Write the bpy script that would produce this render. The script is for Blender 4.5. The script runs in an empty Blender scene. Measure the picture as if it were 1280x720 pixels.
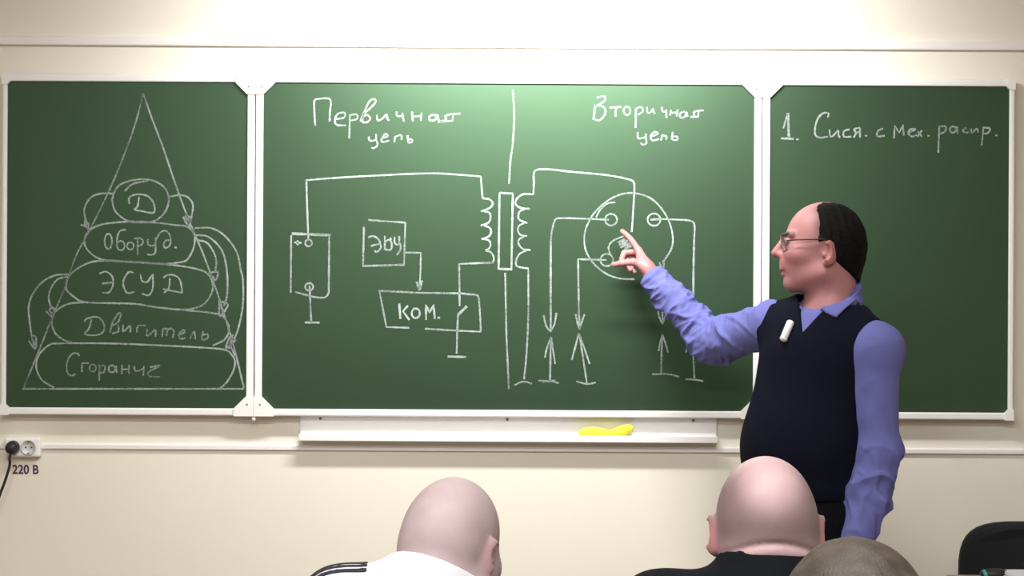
import bpy, bmesh, math, random
import numpy as np
from mathutils import Vector, Matrix
random.seed(7)
RNG = np.random.RandomState(11)
SC = bpy.context.scene
COL = SC.collection
# ---------------------------------------------------------------- camera, world, exposure
DIST = 5.5            # camera to chalkboard face
FPX = 2317.0          # focal length in pixels of a 1280 wide picture
CAMZ = 1.5
ROLL = math.radians(0.32)
cam_d = bpy.data.cameras.new('camera')
cam_d.sensor_width = 36.0
cam_d.lens = 36.0 * FPX / 1280.0
cam = bpy.data.objects.new('camera', cam_d)
COL.objects.link(cam)
cam.location = (0, -DIST, CAMZ)
cam.matrix_world = Matrix.Translation((0, -DIST, CAMZ)) @ Matrix.Rotation(math.radians(90), 4, 'X') @ Matrix.Rotation(ROLL, 4, 'Z')
SC.camera = cam
W = bpy.data.worlds.new('world')
SC.world = W
W.use_nodes = True
W.node_tree.nodes['Background'].inputs[0].default_value = (0.9, 0.95, 1.0, 1)
W.node_tree.nodes['Background'].inputs[1].default_value = 0.25
SC.view_settings.view_transform = 'Standard'
SC.view_settings.look = 'None'
SC.view_settings.gamma = 1.0
SC.view_settings.use_curve_mapping = False
SC.view_settings.exposure = 0.0
BOARD_LAMP_W = 31.0        # long lamp hung in front of the board
ROOM_LAMP_W = 46.0         # each added, unseen ceiling light over the class
LIGHT_COL = (1.0, 0.995, 0.975)

# ---------------------------------------------------------------- small helpers
def P(px, py, y=0.0):
    """picture point (1280x720) on the plane at depth y -> room point"""
    dx, dy = px - 640.0, py - 360.0
    c, s = math.cos(ROLL), math.sin(ROLL)
    ux, uy = dx * c + dy * s, -dx * s + dy * c
    k = (DIST + y) / FPX
    return Vector((ux * k, y, CAMZ - uy * k))

def lin(r, g, b):
    f = lambda v: (v / 255.0) / 12.92 if v / 255.0 <= 0.04045 else ((v / 255.0 + 0.055) / 1.055) ** 2.4
    return (f(r), f(g), f(b), 1.0)

OFF = {}
def link(ob, parent=None):
    COL.objects.link(ob)
    if parent is not None:
        ob.parent = parent
        OFF[ob.name] = OFF[parent.name]
    return ob

def tag(ob, label=None, cat=None, group=None, kind=None):
    if label: ob['label'] = label
    if cat: ob['category'] = cat
    if group: ob['group'] = group
    if kind: ob['kind'] = kind
    return ob

def root(name, loc, label, cat, group=None):
    o = bpy.data.objects.new(name, None)
    o.empty_display_size = 0.05
    o.location = loc
    COL.objects.link(o)
    OFF[o.name] = Vector(loc)
    return tag(o, label, cat, group)

def mesh_ob(name, verts, faces, mat, parent=None, loc=None, smooth=False, label=None):
    """verts in room coordinates"""
    off = OFF[parent.name] if parent is not None else Vector(loc if loc is not None else (0, 0, 0))
    me = bpy.data.meshes.new(name)
    v = np.asarray(verts, dtype=np.float64).reshape(-1, 3) - np.array(off)
    me.from_pydata(v.tolist(), [], [tuple(int(i) for i in f) for f in faces])
    me.update()
    ob = bpy.data.objects.new(name, me)
    if mat: me.materials.append(mat)
    if smooth:
        me.polygons.foreach_set('use_smooth', [True] * len(me.polygons))
    link(ob, parent)
    if parent is None:
        ob.location = off
        OFF[ob.name] = Vector(off)
    if label: ob['label'] = label
    return ob

class MB:
    """collects shapes, builds ONE mesh object"""
    def __init__(s): s.v = []; s.f = []
    def add(s, v, f):
        n = len(s.v)
        s.v += [tuple(p) for p in v]
        s.f += [tuple(i + n for i in q) for q in f]
        return s
    def bm(s, b):
        b.verts.ensure_lookup_table(); b.verts.index_update()
        s.add([v.co[:] for v in b.verts], [[v.index for v in f.verts] for f in b.faces])
        b.free()
        return s
    def box(s, lo, hi, bev=0.0, seg=2, rot=None):
        b = bmesh.new()
        bmesh.ops.create_cube(b, size=1.0)
        lo, hi = Vector(lo), Vector(hi)
        for v in b.verts:
            v.co = Vector([(lo[i] + hi[i]) / 2 + v.co[i] * (hi[i] - lo[i]) for i in range(3)])
        if bev > 0:
            bmesh.ops.bevel(b, geom=b.edges[:], offset=bev, segments=seg, affect='EDGES', profile=0.5)
        if rot is not None:
            c = (lo + hi) / 2
            for v in b.verts: v.co = c + rot @ (v.co - c)
        return s.bm(b)
    def prism(s, poly, y0, y1):
        """poly of (x,z) pulled from depth y0 to y1"""
        n = len(poly)
        v = [(x, y0, z) for x, z in poly] + [(x, y1, z) for x, z in poly]
        f = [tuple(range(n)), tuple(range(2 * n - 1, n - 1, -1))]
        f += [(i, i + n, (i + 1) % n + n, (i + 1) % n) for i in range(n)]
        return s.add(v, f)
    def tube(s, pts, r, n=10, closed=False):
        pts = [Vector(p) for p in pts]
        m = len(pts)
        rs = r if hasattr(r, '__len__') else [r] * m
        up = None; v = []; f = []
        for i, p in enumerate(pts):
            if closed: t = pts[(i + 1) % m] - pts[i - 1]
            else: t = pts[min(i + 1, m - 1)] - pts[max(i - 1, 0)]
            t.normalize()
            if up is None:
                up = Vector((0, 0, 1)) if abs(t.z) < 0.9 else Vector((1, 0, 0))
            a = (up - t * up.dot(t)).normalized()
            up = a
            b = t.cross(a)
            for k in range(n):
                q = 2 * math.pi * k / n
                v.append(p + (a * math.cos(q) + b * math.sin(q)) * rs[i])
        for i in range(m if closed else m - 1):
            j = (i + 1) % m
            for k in range(n):
                f.append((i * n + k, i * n + (k + 1) % n, j * n + (k + 1) % n, j * n + k))
        if not closed:
            f.append(tuple(range(n - 1, -1, -1)))
            f.append(tuple((m - 1) * n + k for k in range(n)))
        return s.add(v, f)
    def disc(s, c, axis, prof, n=28):
        """surface of revolution: prof = [(distance along axis, radius)]"""
        axis = Vector(axis).normalized(); c = Vector(c)
        a = axis.orthogonal().normalized(); b = axis.cross(a)
        v = []; f = []
        for h, r in prof:
            for k in range(n):
                q = 2 * math.pi * k / n
                v.append(c + axis * h + (a * math.cos(q) + b * math.sin(q)) * r)
        for i in range(len(prof) - 1):
            for k in range(n):
                f.append((i * n + k, i * n + (k + 1) % n, (i + 1) * n + (k + 1) % n, (i + 1) * n + k))
        f.append(tuple(range(n - 1, -1, -1)))
        f.append(tuple((len(prof) - 1) * n + k for k in range(n)))
        return s.add(v, f)
    def build(s, name, mat, parent=None, loc=None, smooth=False, label=None):
        return mesh_ob(name, s.v, s.f, mat, parent, loc, smooth, label)

def catmull(pts, step=0.004, closed=False):
    """smooth 2-D polyline"""
    p = [np.array(q, float) for q in pts]
    if len(p) < 3: return p
    ext = [p[-1]] + p + [p[0], p[1]] if closed else [2 * p[0] - p[1]] + p + [2 * p[-1] - p[-2]]
    out = []
    for i in range(1, len(ext) - 2):
        a, b, c, d = ext[i - 1], ext[i], ext[i + 1], ext[i + 2]
        n = max(2, int(np.linalg.norm(c - b) / step))
        for k in range(n):
            t = k / n
            out.append(0.5 * ((2 * b) + (c - a) * t + (2 * a - 5 * b + 4 * c - d) * t * t + (3 * b - a - 3 * c + d) * t ** 3))
    out.append(ext[-2])
    return out

# ---------------------------------------------------------------- materials
def mat(name, col, rough=0.6, metal=0.0, bump=None, vary=None, spec=0.5, coat=0.0, trans=0.0, attr=False, sss=0.0, sheen=0.0, tint=None):
    m = bpy.data.materials.new(name); m.use_nodes = True
    nt = m.node_tree; N = nt.nodes; L = nt.links
    b = N['Principled BSDF']
    b.inputs['Base Color'].default_value = col
    b.inputs['Roughness'].default_value = rough
    b.inputs['Metallic'].default_value = metal
    b.inputs['Specular IOR Level'].default_value = spec
    if tint: b.inputs['Specular Tint'].default_value = tint
    if coat: b.inputs['Coat Weight'].default_value = coat
    if trans: b.inputs['Transmission Weight'].default_value = trans
    if sheen: b.inputs['Sheen Weight'].default_value = sheen
    if sss:
        b.inputs['Subsurface Weight'].default_value = sss
        b.inputs['Subsurface Radius'].default_value = (0.012, 0.005, 0.003)
        b.inputs['Subsurface Scale'].default_value = 0.6
    tc = N.new('ShaderNodeTexCoord')
    src = None
    if attr:
        a = N.new('ShaderNodeAttribute'); a.attribute_name = 'Col'
        src = a.outputs['Color']
    if vary:
        sc, amt = vary
        n = N.new('ShaderNodeTexNoise'); n.inputs['Scale'].default_value = sc; n.inputs['Detail'].default_value = 5
        L.new(tc.outputs['Object'], n.inputs['Vector'])
        mr = N.new('ShaderNodeMapRange')
        mr.inputs['From Min'].default_value = 0.3; mr.inputs['From Max'].default_value = 0.7
        mr.inputs['To Min'].default_value = 1 - amt; mr.inputs['To Max'].default_value = 1 + amt
        L.new(n.outputs['Fac'], mr.inputs['Value'])
        hs = N.new('ShaderNodeVectorMath'); hs.operation = 'SCALE'
        if src is not None: L.new(src, hs.inputs[0])
        else: hs.inputs[0].default_value = col[:3]
        L.new(mr.outputs['Result'], hs.inputs['Scale'])
        src = hs.outputs['Vector']
    if src is not None: L.new(src, b.inputs['Base Color'])
    if bump:
        sc, st = bump
        n = N.new('ShaderNodeTexNoise'); n.inputs['Scale'].default_value = sc; n.inputs['Detail'].default_value = 4
        L.new(tc.outputs['Object'], n.inputs['Vector'])
        bp = N.new('ShaderNodeBump'); bp.inputs['Strength'].default_value = st; bp.inputs['Distance'].default_value = 0.002
        L.new(n.outputs['Fac'], bp.inputs['Height'])
        L.new(bp.outputs['Normal'], b.inputs['Normal'])
    return m

def emit_mat(name, col, strength):
    m = bpy.data.materials.new(name); m.use_nodes = True
    b = m.node_tree.nodes['Principled BSDF']
    b.inputs['Base Color'].default_value = (0.9, 0.9, 0.9, 1)
    b.inputs['Emission Color'].default_value = col
    b.inputs['Emission Strength'].default_value = strength
    return m

def chalk_mat(name, cover):
    """powdery chalk: broken cover of white dust"""
    m = bpy.data.materials.new(name); m.use_nodes = True
    nt = m.node_tree; N = nt.nodes; L = nt.links
    N.remove(N['Principled BSDF'])
    out = N['Material Output']
    d = N.new('ShaderNodeBsdfDiffuse'); d.inputs['Color'].default_value = (0.52, 0.59, 0.57, 1); d.inputs['Roughness'].default_value = 1.0
    t = N.new('ShaderNodeBsdfTransparent')
    mx = N.new('ShaderNodeMixShader')
    tc = N.new('ShaderNodeTexCoord')
    n = N.new('ShaderNodeTexNoise'); n.inputs['Scale'].default_value = 260; n.inputs['Detail'].default_value = 3
    n2 = N.new('ShaderNodeTexNoise'); n2.inputs['Scale'].default_value = 14; n2.inputs['Detail'].default_value = 2
    L.new(tc.outputs['Object'], n.inputs['Vector']); L.new(tc.outputs['Object'], n2.inputs['Vector'])
    ad = N.new('ShaderNodeMath'); ad.operation = 'ADD'
    L.new(n.outputs['Fac'], ad.inputs[0]); L.new(n2.outputs['Fac'], ad.inputs[1])
    mr = N.new('ShaderNodeMapRange')
    mr.inputs['From Min'].default_value = 0.75; mr.inputs['From Max'].default_value = 1.2
    mr.inputs['To Min'].default_value = max(0, cover - 0.25); mr.inputs['To Max'].default_value = min(1, cover + 0.25)
    L.new(ad.outputs['Value'], mr.inputs['Value'])
    L.new(mr.outputs['Result'], mx.inputs['Fac'])
    L.new(t.outputs['BSDF'], mx.inputs[1]); L.new(d.outputs['BSDF'], mx.inputs[2])
    L.new(mx.outputs['Shader'], out.inputs['Surface'])
    return m

M = {
 'wall': mat('wall_paint', lin(234, 230, 217), 0.75, bump=(60, 0.08), vary=(0.9, 0.02), spec=0.25),
 'ceil': mat('ceiling_paint', (0.85, 0.84, 0.82, 1), 0.9),
 'rail': mat('white_plastic_rail', (0.84, 0.82, 0.82, 1), 0.45),
 'white': mat('white_plastic', (0.86, 0.85, 0.85, 1), 0.35),
 'alu': mat('white_enamel_frame', (0.84, 0.84, 0.84, 1), 0.3, spec=0.5),
 'green': mat('green_board_enamel', (0.013, 0.026, 0.013, 1), 0.44, vary=(3.0, 0.10), spec=1.0, tint=(.58, 1.0, .62, 1), bump=(900, 0.02)),
 'grey': mat('grey_steel', (0.18, 0.18, 0.19, 1), 0.45, 0.6),
 'dark': mat('black_plastic', (0.012, 0.012, 0.014, 1), 0.5),
 'chair': mat('black_chair_fabric', (0.010, 0.012, 0.016, 1), 0.9, bump=(500, 0.2)),
 'wood': mat('tan_wood', lin(188, 142, 104), 0.5, vary=(9, 0.12)),
 'paper': mat('white_paper', (0.75, 0.75, 0.80, 1), 0.8),
 'teal': mat('teal_rubber', lin(60, 150, 150), 0.5),
 'cloth': mat('yellow_cloth', lin(240, 236, 70), 0.9, vary=(40, 0.1), bump=(300, 0.3)),
 'purple': mat('purple_ink', lin(70, 35, 85), 0.7),
 'chalk': chalk_mat('white_chalk', 0.70),
 'chalk_mid': chalk_mat('white_chalk_thin', 0.52),
 'chalk_dim': chalk_mat('white_chalk_faint', 0.33),
 'skin': mat('skin', (0.6, 0.36, 0.3, 1), 0.5, attr=True, vary=(28, 0.05), bump=(220, 0.12), spec=0.35, sss=0.08),
 'hair': mat('dark_hair', (0.004, 0.0035, 0.0035, 1), 0.8, bump=(500, 0.6), spec=.12),
 'hair_brown': mat('grey_brown_hair', lin(58, 48, 40), 0.6, bump=(300, 0.5), vary=(60, 0.3)),
 'shirt': mat('violet_blue_cotton', lin(103, 106, 168), 0.9, bump=(420, 0.15), vary=(12, 0.05), sheen=0.0, spec=.2),
 'vest': mat('navy_knit', lin(15, 18, 31), 0.95, bump=(380, 0.35), spec=0.1),
 'trouser': mat('black_cloth', lin(14, 15, 20), 0.9, bump=(300, 0.2), spec=0.1),
 'jean': mat('dark_blue_cloth', lin(40, 46, 62), 0.9, bump=(300, 0.2)),
 'leather': mat('black_leather', (0.01, 0.01, 0.01, 1), 0.4),
 'white_jacket': mat('white_jersey', (0.52, 0.52, 0.56, 1), 0.8, bump=(350, 0.12)),
 'black_jacket': mat('black_jersey', lin(12, 15, 20), 0.9, bump=(300, 0.2), spec=.15),
 'grey_jumper': mat('grey_wool', lin(70, 72, 78), 0.95, bump=(260, 0.3)),
 'stripe': mat('black_stripe', (0.012, 0.012, 0.018, 1), 0.8),
 'glass': mat('lens_glass', (1, 1, 1, 1), 0.03, trans=1.0),
 'rim': mat('thin_metal_rim', (0.45, 0.42, 0.42, 1), 0.25, 1.0),
 'back': mat('darkened_rear_wall', lin(120, 96, 76), 0.8, vary=(2, .1)),  # unseen rear wall, darkened to weaken its reflection in the boards
 'floor': mat('brown_linoleum', lin(126, 98, 74), 0.45, vary=(5, 0.15)),
}

# ---------------------------------------------------------------- lights with their fixtures
def lamp(name, c, sx, sy, watts, label, group, tilt=0.0, hang=0.0, spread=180):
    c = Vector(c)
    r = root(name, c, label, 'lamp', group)
    R = Matrix.Rotation(tilt, 3, 'X')
    def part(nm, lo, hi, m, bev=0.0):
        b = MB().box(lo, hi, bev)
        b.v = [tuple(c + R @ Vector(p)) for p in b.v]
        return b.build(nm, m, r)
    part('housing', (-sx / 2 - .03, -sy / 2 - .03, 0.0), (sx / 2 + .03, sy / 2 + .03, 0.07), M['white'], 0.008)
    part('diffuser', (-sx / 2, -sy / 2, -0.012), (sx / 2, sy / 2, -0.001), EMIT, 0.003)
    if hang:
        for s in (-1, 1):
            q = c + Vector((s * sx * 0.35, 0, 0.05))
            MB().tube([q, q + Vector((0, 0, hang))], 0.006).build('hanger', M['grey'], r)
    ld = bpy.data.lights.new(name + '_glow', 'AREA')
    ld.shape = 'RECTANGLE'; ld.size = sx; ld.size_y = sy
    ld.spread = math.radians(spread); ld.energy = watts; ld.color = LIGHT_COL
    lo = bpy.data.objects.new(name + '_glow', ld)
    COL.objects.link(lo)
    lo.matrix_world = Matrix.Translation(c + R @ Vector((0, 0, -0.02))) @ R.to_4x4()
EMIT = emit_mat('lamp_diffuser', (1, 0.97, 0.92, 1), 3.0)
CEIL = 3.15
lamp('board_lamp', (0.08, -0.90, 2.56), 1.1, 0.12, BOARD_LAMP_W, 'long white lamp hung in front of the chalkboards', 'lamps', tilt=math.radians(54), spread=120, hang=CEIL - 2.56 - 0.05)
for x in (-1.0, 0.5):  # unseen lights, added to brighten the room and the front wall
    for y in (-3.4, -5.6):
        lamp('added_ceiling_light', (x, y, CEIL - 0.075), 1.2, 0.3, ROOM_LAMP_W, 'unseen rectangular ceiling light added over the class', 'added ceiling lights')

# ---------------------------------------------------------------- room shell
WALLY = 0.033
XL, XR, YB = -3.2, 3.2, -8.0
def struct(name, lo, hi, m):
    return tag(MB().box(lo, hi).build(name, m), kind='structure')
struct('wall_front', (XL, WALLY, 0), (XR, WALLY + 0.15, CEIL), M['wall'])
struct('wall_left', (XL - 0.15, YB, 0), (XL, WALLY + 0.15, CEIL), M['wall'])
struct('wall_right', (XR, YB, 0), (XR + 0.15, WALLY + 0.15, CEIL), M['wall'])
struct('wall_back', (XL - 0.15, YB - 0.15, 0), (XR + 0.15, YB, CEIL), M['back'])
struct('floor', (XL - 0.15, YB - 0.15, -0.1), (XR + 0.15, WALLY + 0.15, 0.0), M['floor'])
struct('ceiling', (XL - 0.15, YB - 0.15, CEIL), (XR + 0.15, WALLY + 0.15, CEIL + 0.1), M['ceil'])
zu = 2.216
b = MB().box((XL, WALLY - 0.016, zu), (XR, WALLY + 0.002, zu + 0.026), 0.004)
tag(b.build('trim_1', M['rail']), kind='structure')
zl = 1.012
b = MB().box((XL, WALLY - 0.009, zl), (XR, WALLY + 0.002, zl + 0.016), 0.003)
tag(b.build('trim_2', M['rail']), kind='structure')
b = MB().box((XL, WALLY - 0.012, 0), (XR, WALLY + 0.002, 0.07), 0.004)
tag(b.build('baseboard_front', M['wood']), kind='structure')
# ---------------------------------------------------------------- the three hinged chalkboards
ZT, ZB = 2.126, 1.117
def chalkboard(label, x0, x1, wl, wr, big_l, big_r):
    """frame widths and corner sizes on either side"""
    r = root('chalkboard', ((x0 + x1) / 2, 0.02, ZB), label, 'chalkboard', 'hinged chalkboards')
    fw = 0.021
    MB().box((x0 + wl * .5, 0.0, ZB + fw * .5), (x1 - wr * .5, 0.016, ZT - fw * .5)).build('writing_surface', M['green'], r)
    def rail(lo, hi):
        MB().box(lo, hi, 0.004).build('frame_rail', M['alu'], r)
    rail((x0, -0.009, ZT - fw), (x1, 0.022, ZT))
    rail((x0, -0.009, ZB), (x1, 0.022, ZB + fw))
    rail((x0, -0.009, ZB + fw), (x0 + wl, 0.022, ZT - fw))
    rail((x1 - wr, -0.009, ZB + fw), (x1, 0.022, ZT - fw))
    for sx, w, big in ((0, wl, big_l), (1, wr, big_r)):
        for sz in (0, 1):
            c = (0.036 if big else 0.010)
            X = x0 if sx == 0 else x1
            dx = 1 if sx == 0 else -1
            Z = ZB if sz == 0 else ZT
            dz = 1 if sz == 0 else -1
            e = 0.0012
            poly = [(X - dx * e, Z - dz * e), (X + dx * (w + c), Z - dz * e), (X + dx * (w + c), Z + dz * fw),
                    (X + dx * w, Z + dz * (fw + c)), (X - dx * e, Z + dz * (fw + c))]
            if dx * dz < 0: poly = poly[::-1]
            br = MB().prism(poly, -0.0125, 0.020).build('corner_bracket', M['white'], r)
            if big:
                q = Vector((X + dx * (w * .8), -0.0125, Z + dz * (fw + c * .35)))
                MB().disc(q, (0, -1, 0), [(0, .0028), (.0012, .0026), (.002, .001)], 12).build('screw', M['grey'], br)
    # stand-off mounts to the wall
    for xx in (x0 + 0.12, x1 - 0.12):
        for zz in (ZB + 0.12, ZT - 0.12):
            MB().box((xx - .03, 0.016, zz - .03), (xx + .03, WALLY + 0.001, zz + .03)).build('wall_mount', M['grey'], r)
    return r
bl = chalkboard('left green chalkboard wing with the chalk pyramid of ovals', -1.513, -0.765, 0.014, 0.022, False, True)
bc = chalkboard('wide middle green chalkboard with the chalk circuit diagram', -0.762, 0.738, 0.022, 0.022, True, True)
br_ = chalkboard('right green chalkboard wing behind the teacher, one chalk line of text', 0.741, 1.487, 0.022, 0.015, True, False)
for x in (-0.7635, 0.7395):
    for z in (ZT + 0.003, ZB - 0.015):
        MB().disc((x, -0.004, z), (0, 0, 1), [(0, .004), (.002, .006), (.010, .006), (.012, .004)], 14).build('hinge', M['white'], bc, smooth=True)

# ---------------------------------------------------------------- chalk: every stroke in picture points on the board face
def stroke_mesh(mb, pts, w, closed=False, jitter=True, sharp=False):
    pw = [P(x, y, 0.0) for x, y in pts]
    p2 = [(v.x, v.z) for v in pw]
    line = [np.array(q) for q in p2] if (sharp or len(p2) < 3) else catmull(p2, 0.004, closed)
    if sharp or len(p2) < 3:     # subdivide straight pieces
        out = []
        for a, c in zip(line[:-1], line[1:]):
            n = max(1, int(np.linalg.norm(c - a) / 0.012))
            out += [a + (c - a) * k / n for k in range(n)]
        line = out + [line[-1]]
    n = len(line)
    v = []; f = []
    for i, q in enumerate(line):
        t = line[min(i + 1, n - 1)] - line[max(i - 1, 0)]
        L_ = np.linalg.norm(t)
        t = t / L_ if L_ > 1e-9 else np.array([1.0, 0.0])
        nn = np.array([-t[1], t[0]])
        ww = w * 0.5 * (1 + (random.uniform(-.22, .22) if jitter else 0))
        a = q + nn * ww; c = q - nn * ww
        v += [(a[0], -0.0007, a[1]), (c[0], -0.0007, c[1])]
        if i: f.append((2 * i - 2, 2 * i - 1, 2 * i + 1, 2 * i))
    # a low rounded ridge end would not show; close the ends square
    mb.add(v, f)

def ell(cx, cy, rx, ry, a0=0, a1=360, n=18):
    return [(cx + rx * math.cos(math.radians(a0 + (a1 - a0) * k / n)), cy + ry * math.sin(math.radians(a0 + (a1 - a0) * k / n))) for k in range(n + 1)]

def chalk(parent, name, label, strokes, m='chalk', w=2.7):
    mb = MB()
    px = DIST / FPX
    for s in strokes:
        sharp = False; ww = w
        if isinstance(s, dict):
            ww = s.get('w', w); sharp = s.get('s', False); s = s['p']
        stroke_mesh(mb, s, ww * px * .80, sharp=sharp)
    return mb.build(name, M[m], parent, label=label)
def S(*p, w=2.7): return {'p': list(p), 's': True, 'w': w}

# --- left wing
chalk(bl, 'chalk_diagram', 'tall chalk triangle', [
    [(179,117),(170,152),(157,189),(138,235),(112,288),(95,320),(81,360),(66,395),(50,435),(30,484)]], 'chalk_dim', 2.6)
chalk(bl, 'chalk_diagram', 'right side and base of the chalk triangle', [
    [(179,117),(190,148),(204,185),(220,232),(236,275),(255,320),(272,367),(280,392),(292,432),(305,485)],
    S((28,486),(120,486),(305,486))], 'chalk_mid', 2.6)
chalk(bl, 'chalk_diagram', 'top chalk oval with arrows down both sides', [
    [(140,250),(143,240),(150,231),(163,226),(178,224),(192,226),(203,232),(209,240),(211,250),(208,262),(200,272),(190,277),(178,278),(162,277),(150,270),(143,262),(140,250)],
    [(156,239),(166,230),(185,226)],
    [(142,242),(126,242),(113.5,247),(106,259),(106,270),(109,279)],
    [(101,281),(107,283),(112.5,286)], [(107,273),(106,282),(111,279),(109.5,287)],
    [(211,246),(223.5,244),(234,246),(241,255),(240,268),(238,277)],
    [(229,271),(234,280),(239,273),(232,270),(237,282),(242.5,291)], [(231,277),(240,275)], [(233,266),(236,283)]], 'chalk_mid')
chalk(bl, 'chalk_lettering', 'chalk letter Д in the top oval', [
    [(162,255),(161,249),(164,245),(171,243),(182,244),(189,249),(193,257),(193,265),(187.5,266),(178,264),(168,262),(172,258),(174,246)]], 'chalk_mid')
chalk(bl, 'chalk_diagram', 'second chalk oval', [
    [(112,288),(120,283),(133,279.5),(162,277),(191,278),(216,281),(233,283),(242,291),(243.5,302),(240,315),(233,325.5),(223.5,328),(205.5,330),(177,328),(144,326),(126,324),(113.5,316.5),(106,306),(107,295),(112,288)]], 'chalk_mid')
chalk(bl, 'chalk_lettering', 'chalk word Оборуд. in the second oval', [
    ell(135.5,301.7,4.6,9.5), ell(151,307,4.8,5.8), [(146,304),(147,295),(150.5,288.5),(157.7,287)], ell(163,307.5,4.2,4.6),
    [(172,297.5),(172,319)], [(167.6,298.5),(174,297.5),(179,301),(177,306),(172,308)],
    [(185,298.5),(185,305.7),(189,307),(193,306.5)], [(194.7,296.6),(194.5,308),(193.8,316.5),(189,318.5),(184,318)],
    [(195.6,299),(200,291),(207,288.5),(212.7,295),(212.7,305.7),(207,310),(204.4,305.7),(208,300),(212.7,301)], S((218.3,309),(221,309.4))], 'chalk_mid', 2.5)
chalk(bl, 'chalk_diagram', 'three chalk loops with arrows on the right of the pyramid', [
    [(243.5,285),(263,285),(277.7,292),(290.4,305.7),(297.6,320),(301,338),(303.7,350),(303.7,380),(298.7,407.5),(292.5,425)],
    [(245,294),(258,295),(270.5,304),(279.5,318),(284,342),(284,367.5),(280,382.5)],
    [(245,300),(258,303),(267,315),(270.5,327),(269,340)],
    [(260,341),(269,350),(272.5,340),(262,342),(268,347)], [(274,375),(275,395),(285,381),(276,378),(279,392)],
    [(287.5,420),(282.5,435),(295,425),(288,430),(294,445)], [(291,418),(286,436)]], 'chalk_mid')
chalk(bl, 'chalk_diagram', 'third chalk oval', [
    [(82.5,360),(84,350),(90,341),(107.5,330),(127.5,326),(170,328),(210,330.5),(245,336),(260,342.5),(266,355),(264,367.5),(255,380),(240,386),(225,387),(195,384),(170,380),(140,379),(105,377.5),(92.5,371),(84.5,364),(82.5,360)]], 'chalk_mid')
chalk(bl, 'chalk_lettering', 'chalk word ЭСУД in the third oval', [
    [(124.5,342),(132.5,339.5),(140.5,346),(141,357.5),(136,365.5),(128,366)], [(127.5,354.5),(140.5,353)],
    [(167,341),(161,340),(155,349),(154.5,357.5),(159,366),(167.5,365)],
    [(175.5,343),(177.5,351),(184,352.5),(190,344)], [(191,342.5),(191,360),(186,369),(177.5,367)],
    [(204,347.5),(209,344),(217.5,344),(225,350),(228,366)], [(212.5,347.5),(211,360),(205,366)], [(204,361),(212,363),(227.5,366)]], 'chalk_mid', 2.6)
chalk(bl, 'chalk_diagram', 'left end of the fourth chalk oval', [
    [(105,378),(85,380),(70,389),(65,400),(65.5,407.5),(70,417.5),(80,425),(90,428)]], 'chalk_mid')
chalk(bl, 'chalk_diagram', 'right end of the fourth chalk oval', [
    [(225,387),(245,389),(260,390.5),(277.5,394.5),(285,405),(286,415),(280,425),(266,432)]], 'chalk_mid')
chalk(bl, 'chalk_lettering', 'chalk word Двигитель in the fourth oval', [
    [(106,402.5),(107.5,399),(120,396),(129,402.5),(129.5,414),(120,419),(106,417.5),(111,411),(114.5,399)],
    [(137.5,416),(141,402.5),(149,391),(151,394),(147.5,402.5),(140,407.5)], [(147.5,406),(148,414),(140,417)],
    [(154,406),(154,414.5),(162.5,407.5),(163,415.5)], [(171,416),(172.5,407.5),(182.5,407)],
    [(184,411),(184,420),(194,412.5),(194.5,421)], [(202.5,421),(204,410)], [(203,412),(209,411),(208,420)], [(208,413),(214,410.5),(217.5,414),(216,422.5)],
    [(224,419),(231,415),(229,412.5),(224,417.5),(225,423),(232,422.5)], [(237.5,424),(242.5,414),(244,424.5)],
    [(254,414),(252.5,424),(259.5,423),(259.5,417.5),(253,419)]], 'chalk_dim', 2.6)
chalk(bl, 'chalk_diagram', 'bottom chalk oval', [
    [(65,429.5),(57.5,434),(48,445),(45.5,460),(52.5,475),(67.5,484.5)],
    [(65,429.5),(95,429),(145,429.5),(195,431.5),(245,434),(280,437),(290,444),(294,452.5),(291,465),(282.5,479),(274,485.5)]], 'chalk_mid')
chalk(bl, 'chalk_lettering', 'chalk word Сгорание in the bottom oval', [
    [(99,445),(97.5,442),(90,442.5),(84,452.5),(84,465),(89,469.5),(95,467.5)], S((102.5,465),(102.5,454),(111,454)), ell(116,460,4.2,4.4),
    [(124,476),(124.5,456)], [(124.5,457),(131,457.5),(130,465),(124.5,466)], ell(140,461,4.2,4.4), [(145.5,457),(146,466)],
    S((152.5,456),(152.5,467.5)), S((161,456),(161,467.5)), S((152.5,462),(161,461)), [(167.5,457.5),(170,464),(179,461)], [(180,457.5),(179,470)],
    [(187.5,459),(200,457),(191,462),(185,466),(188,470.5),(200,471)]], 'chalk_dim', 2.6)
chalk(bl, 'chalk_diagram', 'two chalk arrows on the left of the pyramid', [
    [(85,346),(72.5,349),(64,360),(61,372.5),(64,385)], [(57.5,389),(66,396),(67.5,385),(62,387),(66,393)],
    [(86,343),(70,344),(55,351),(42.5,365),(36,382.5),(37.5,405),(41,427.5)], [(36,426),(44,436),(45,421),(40,421),(46,434)], [(41,423),(43,435)]], 'chalk_mid')

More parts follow.
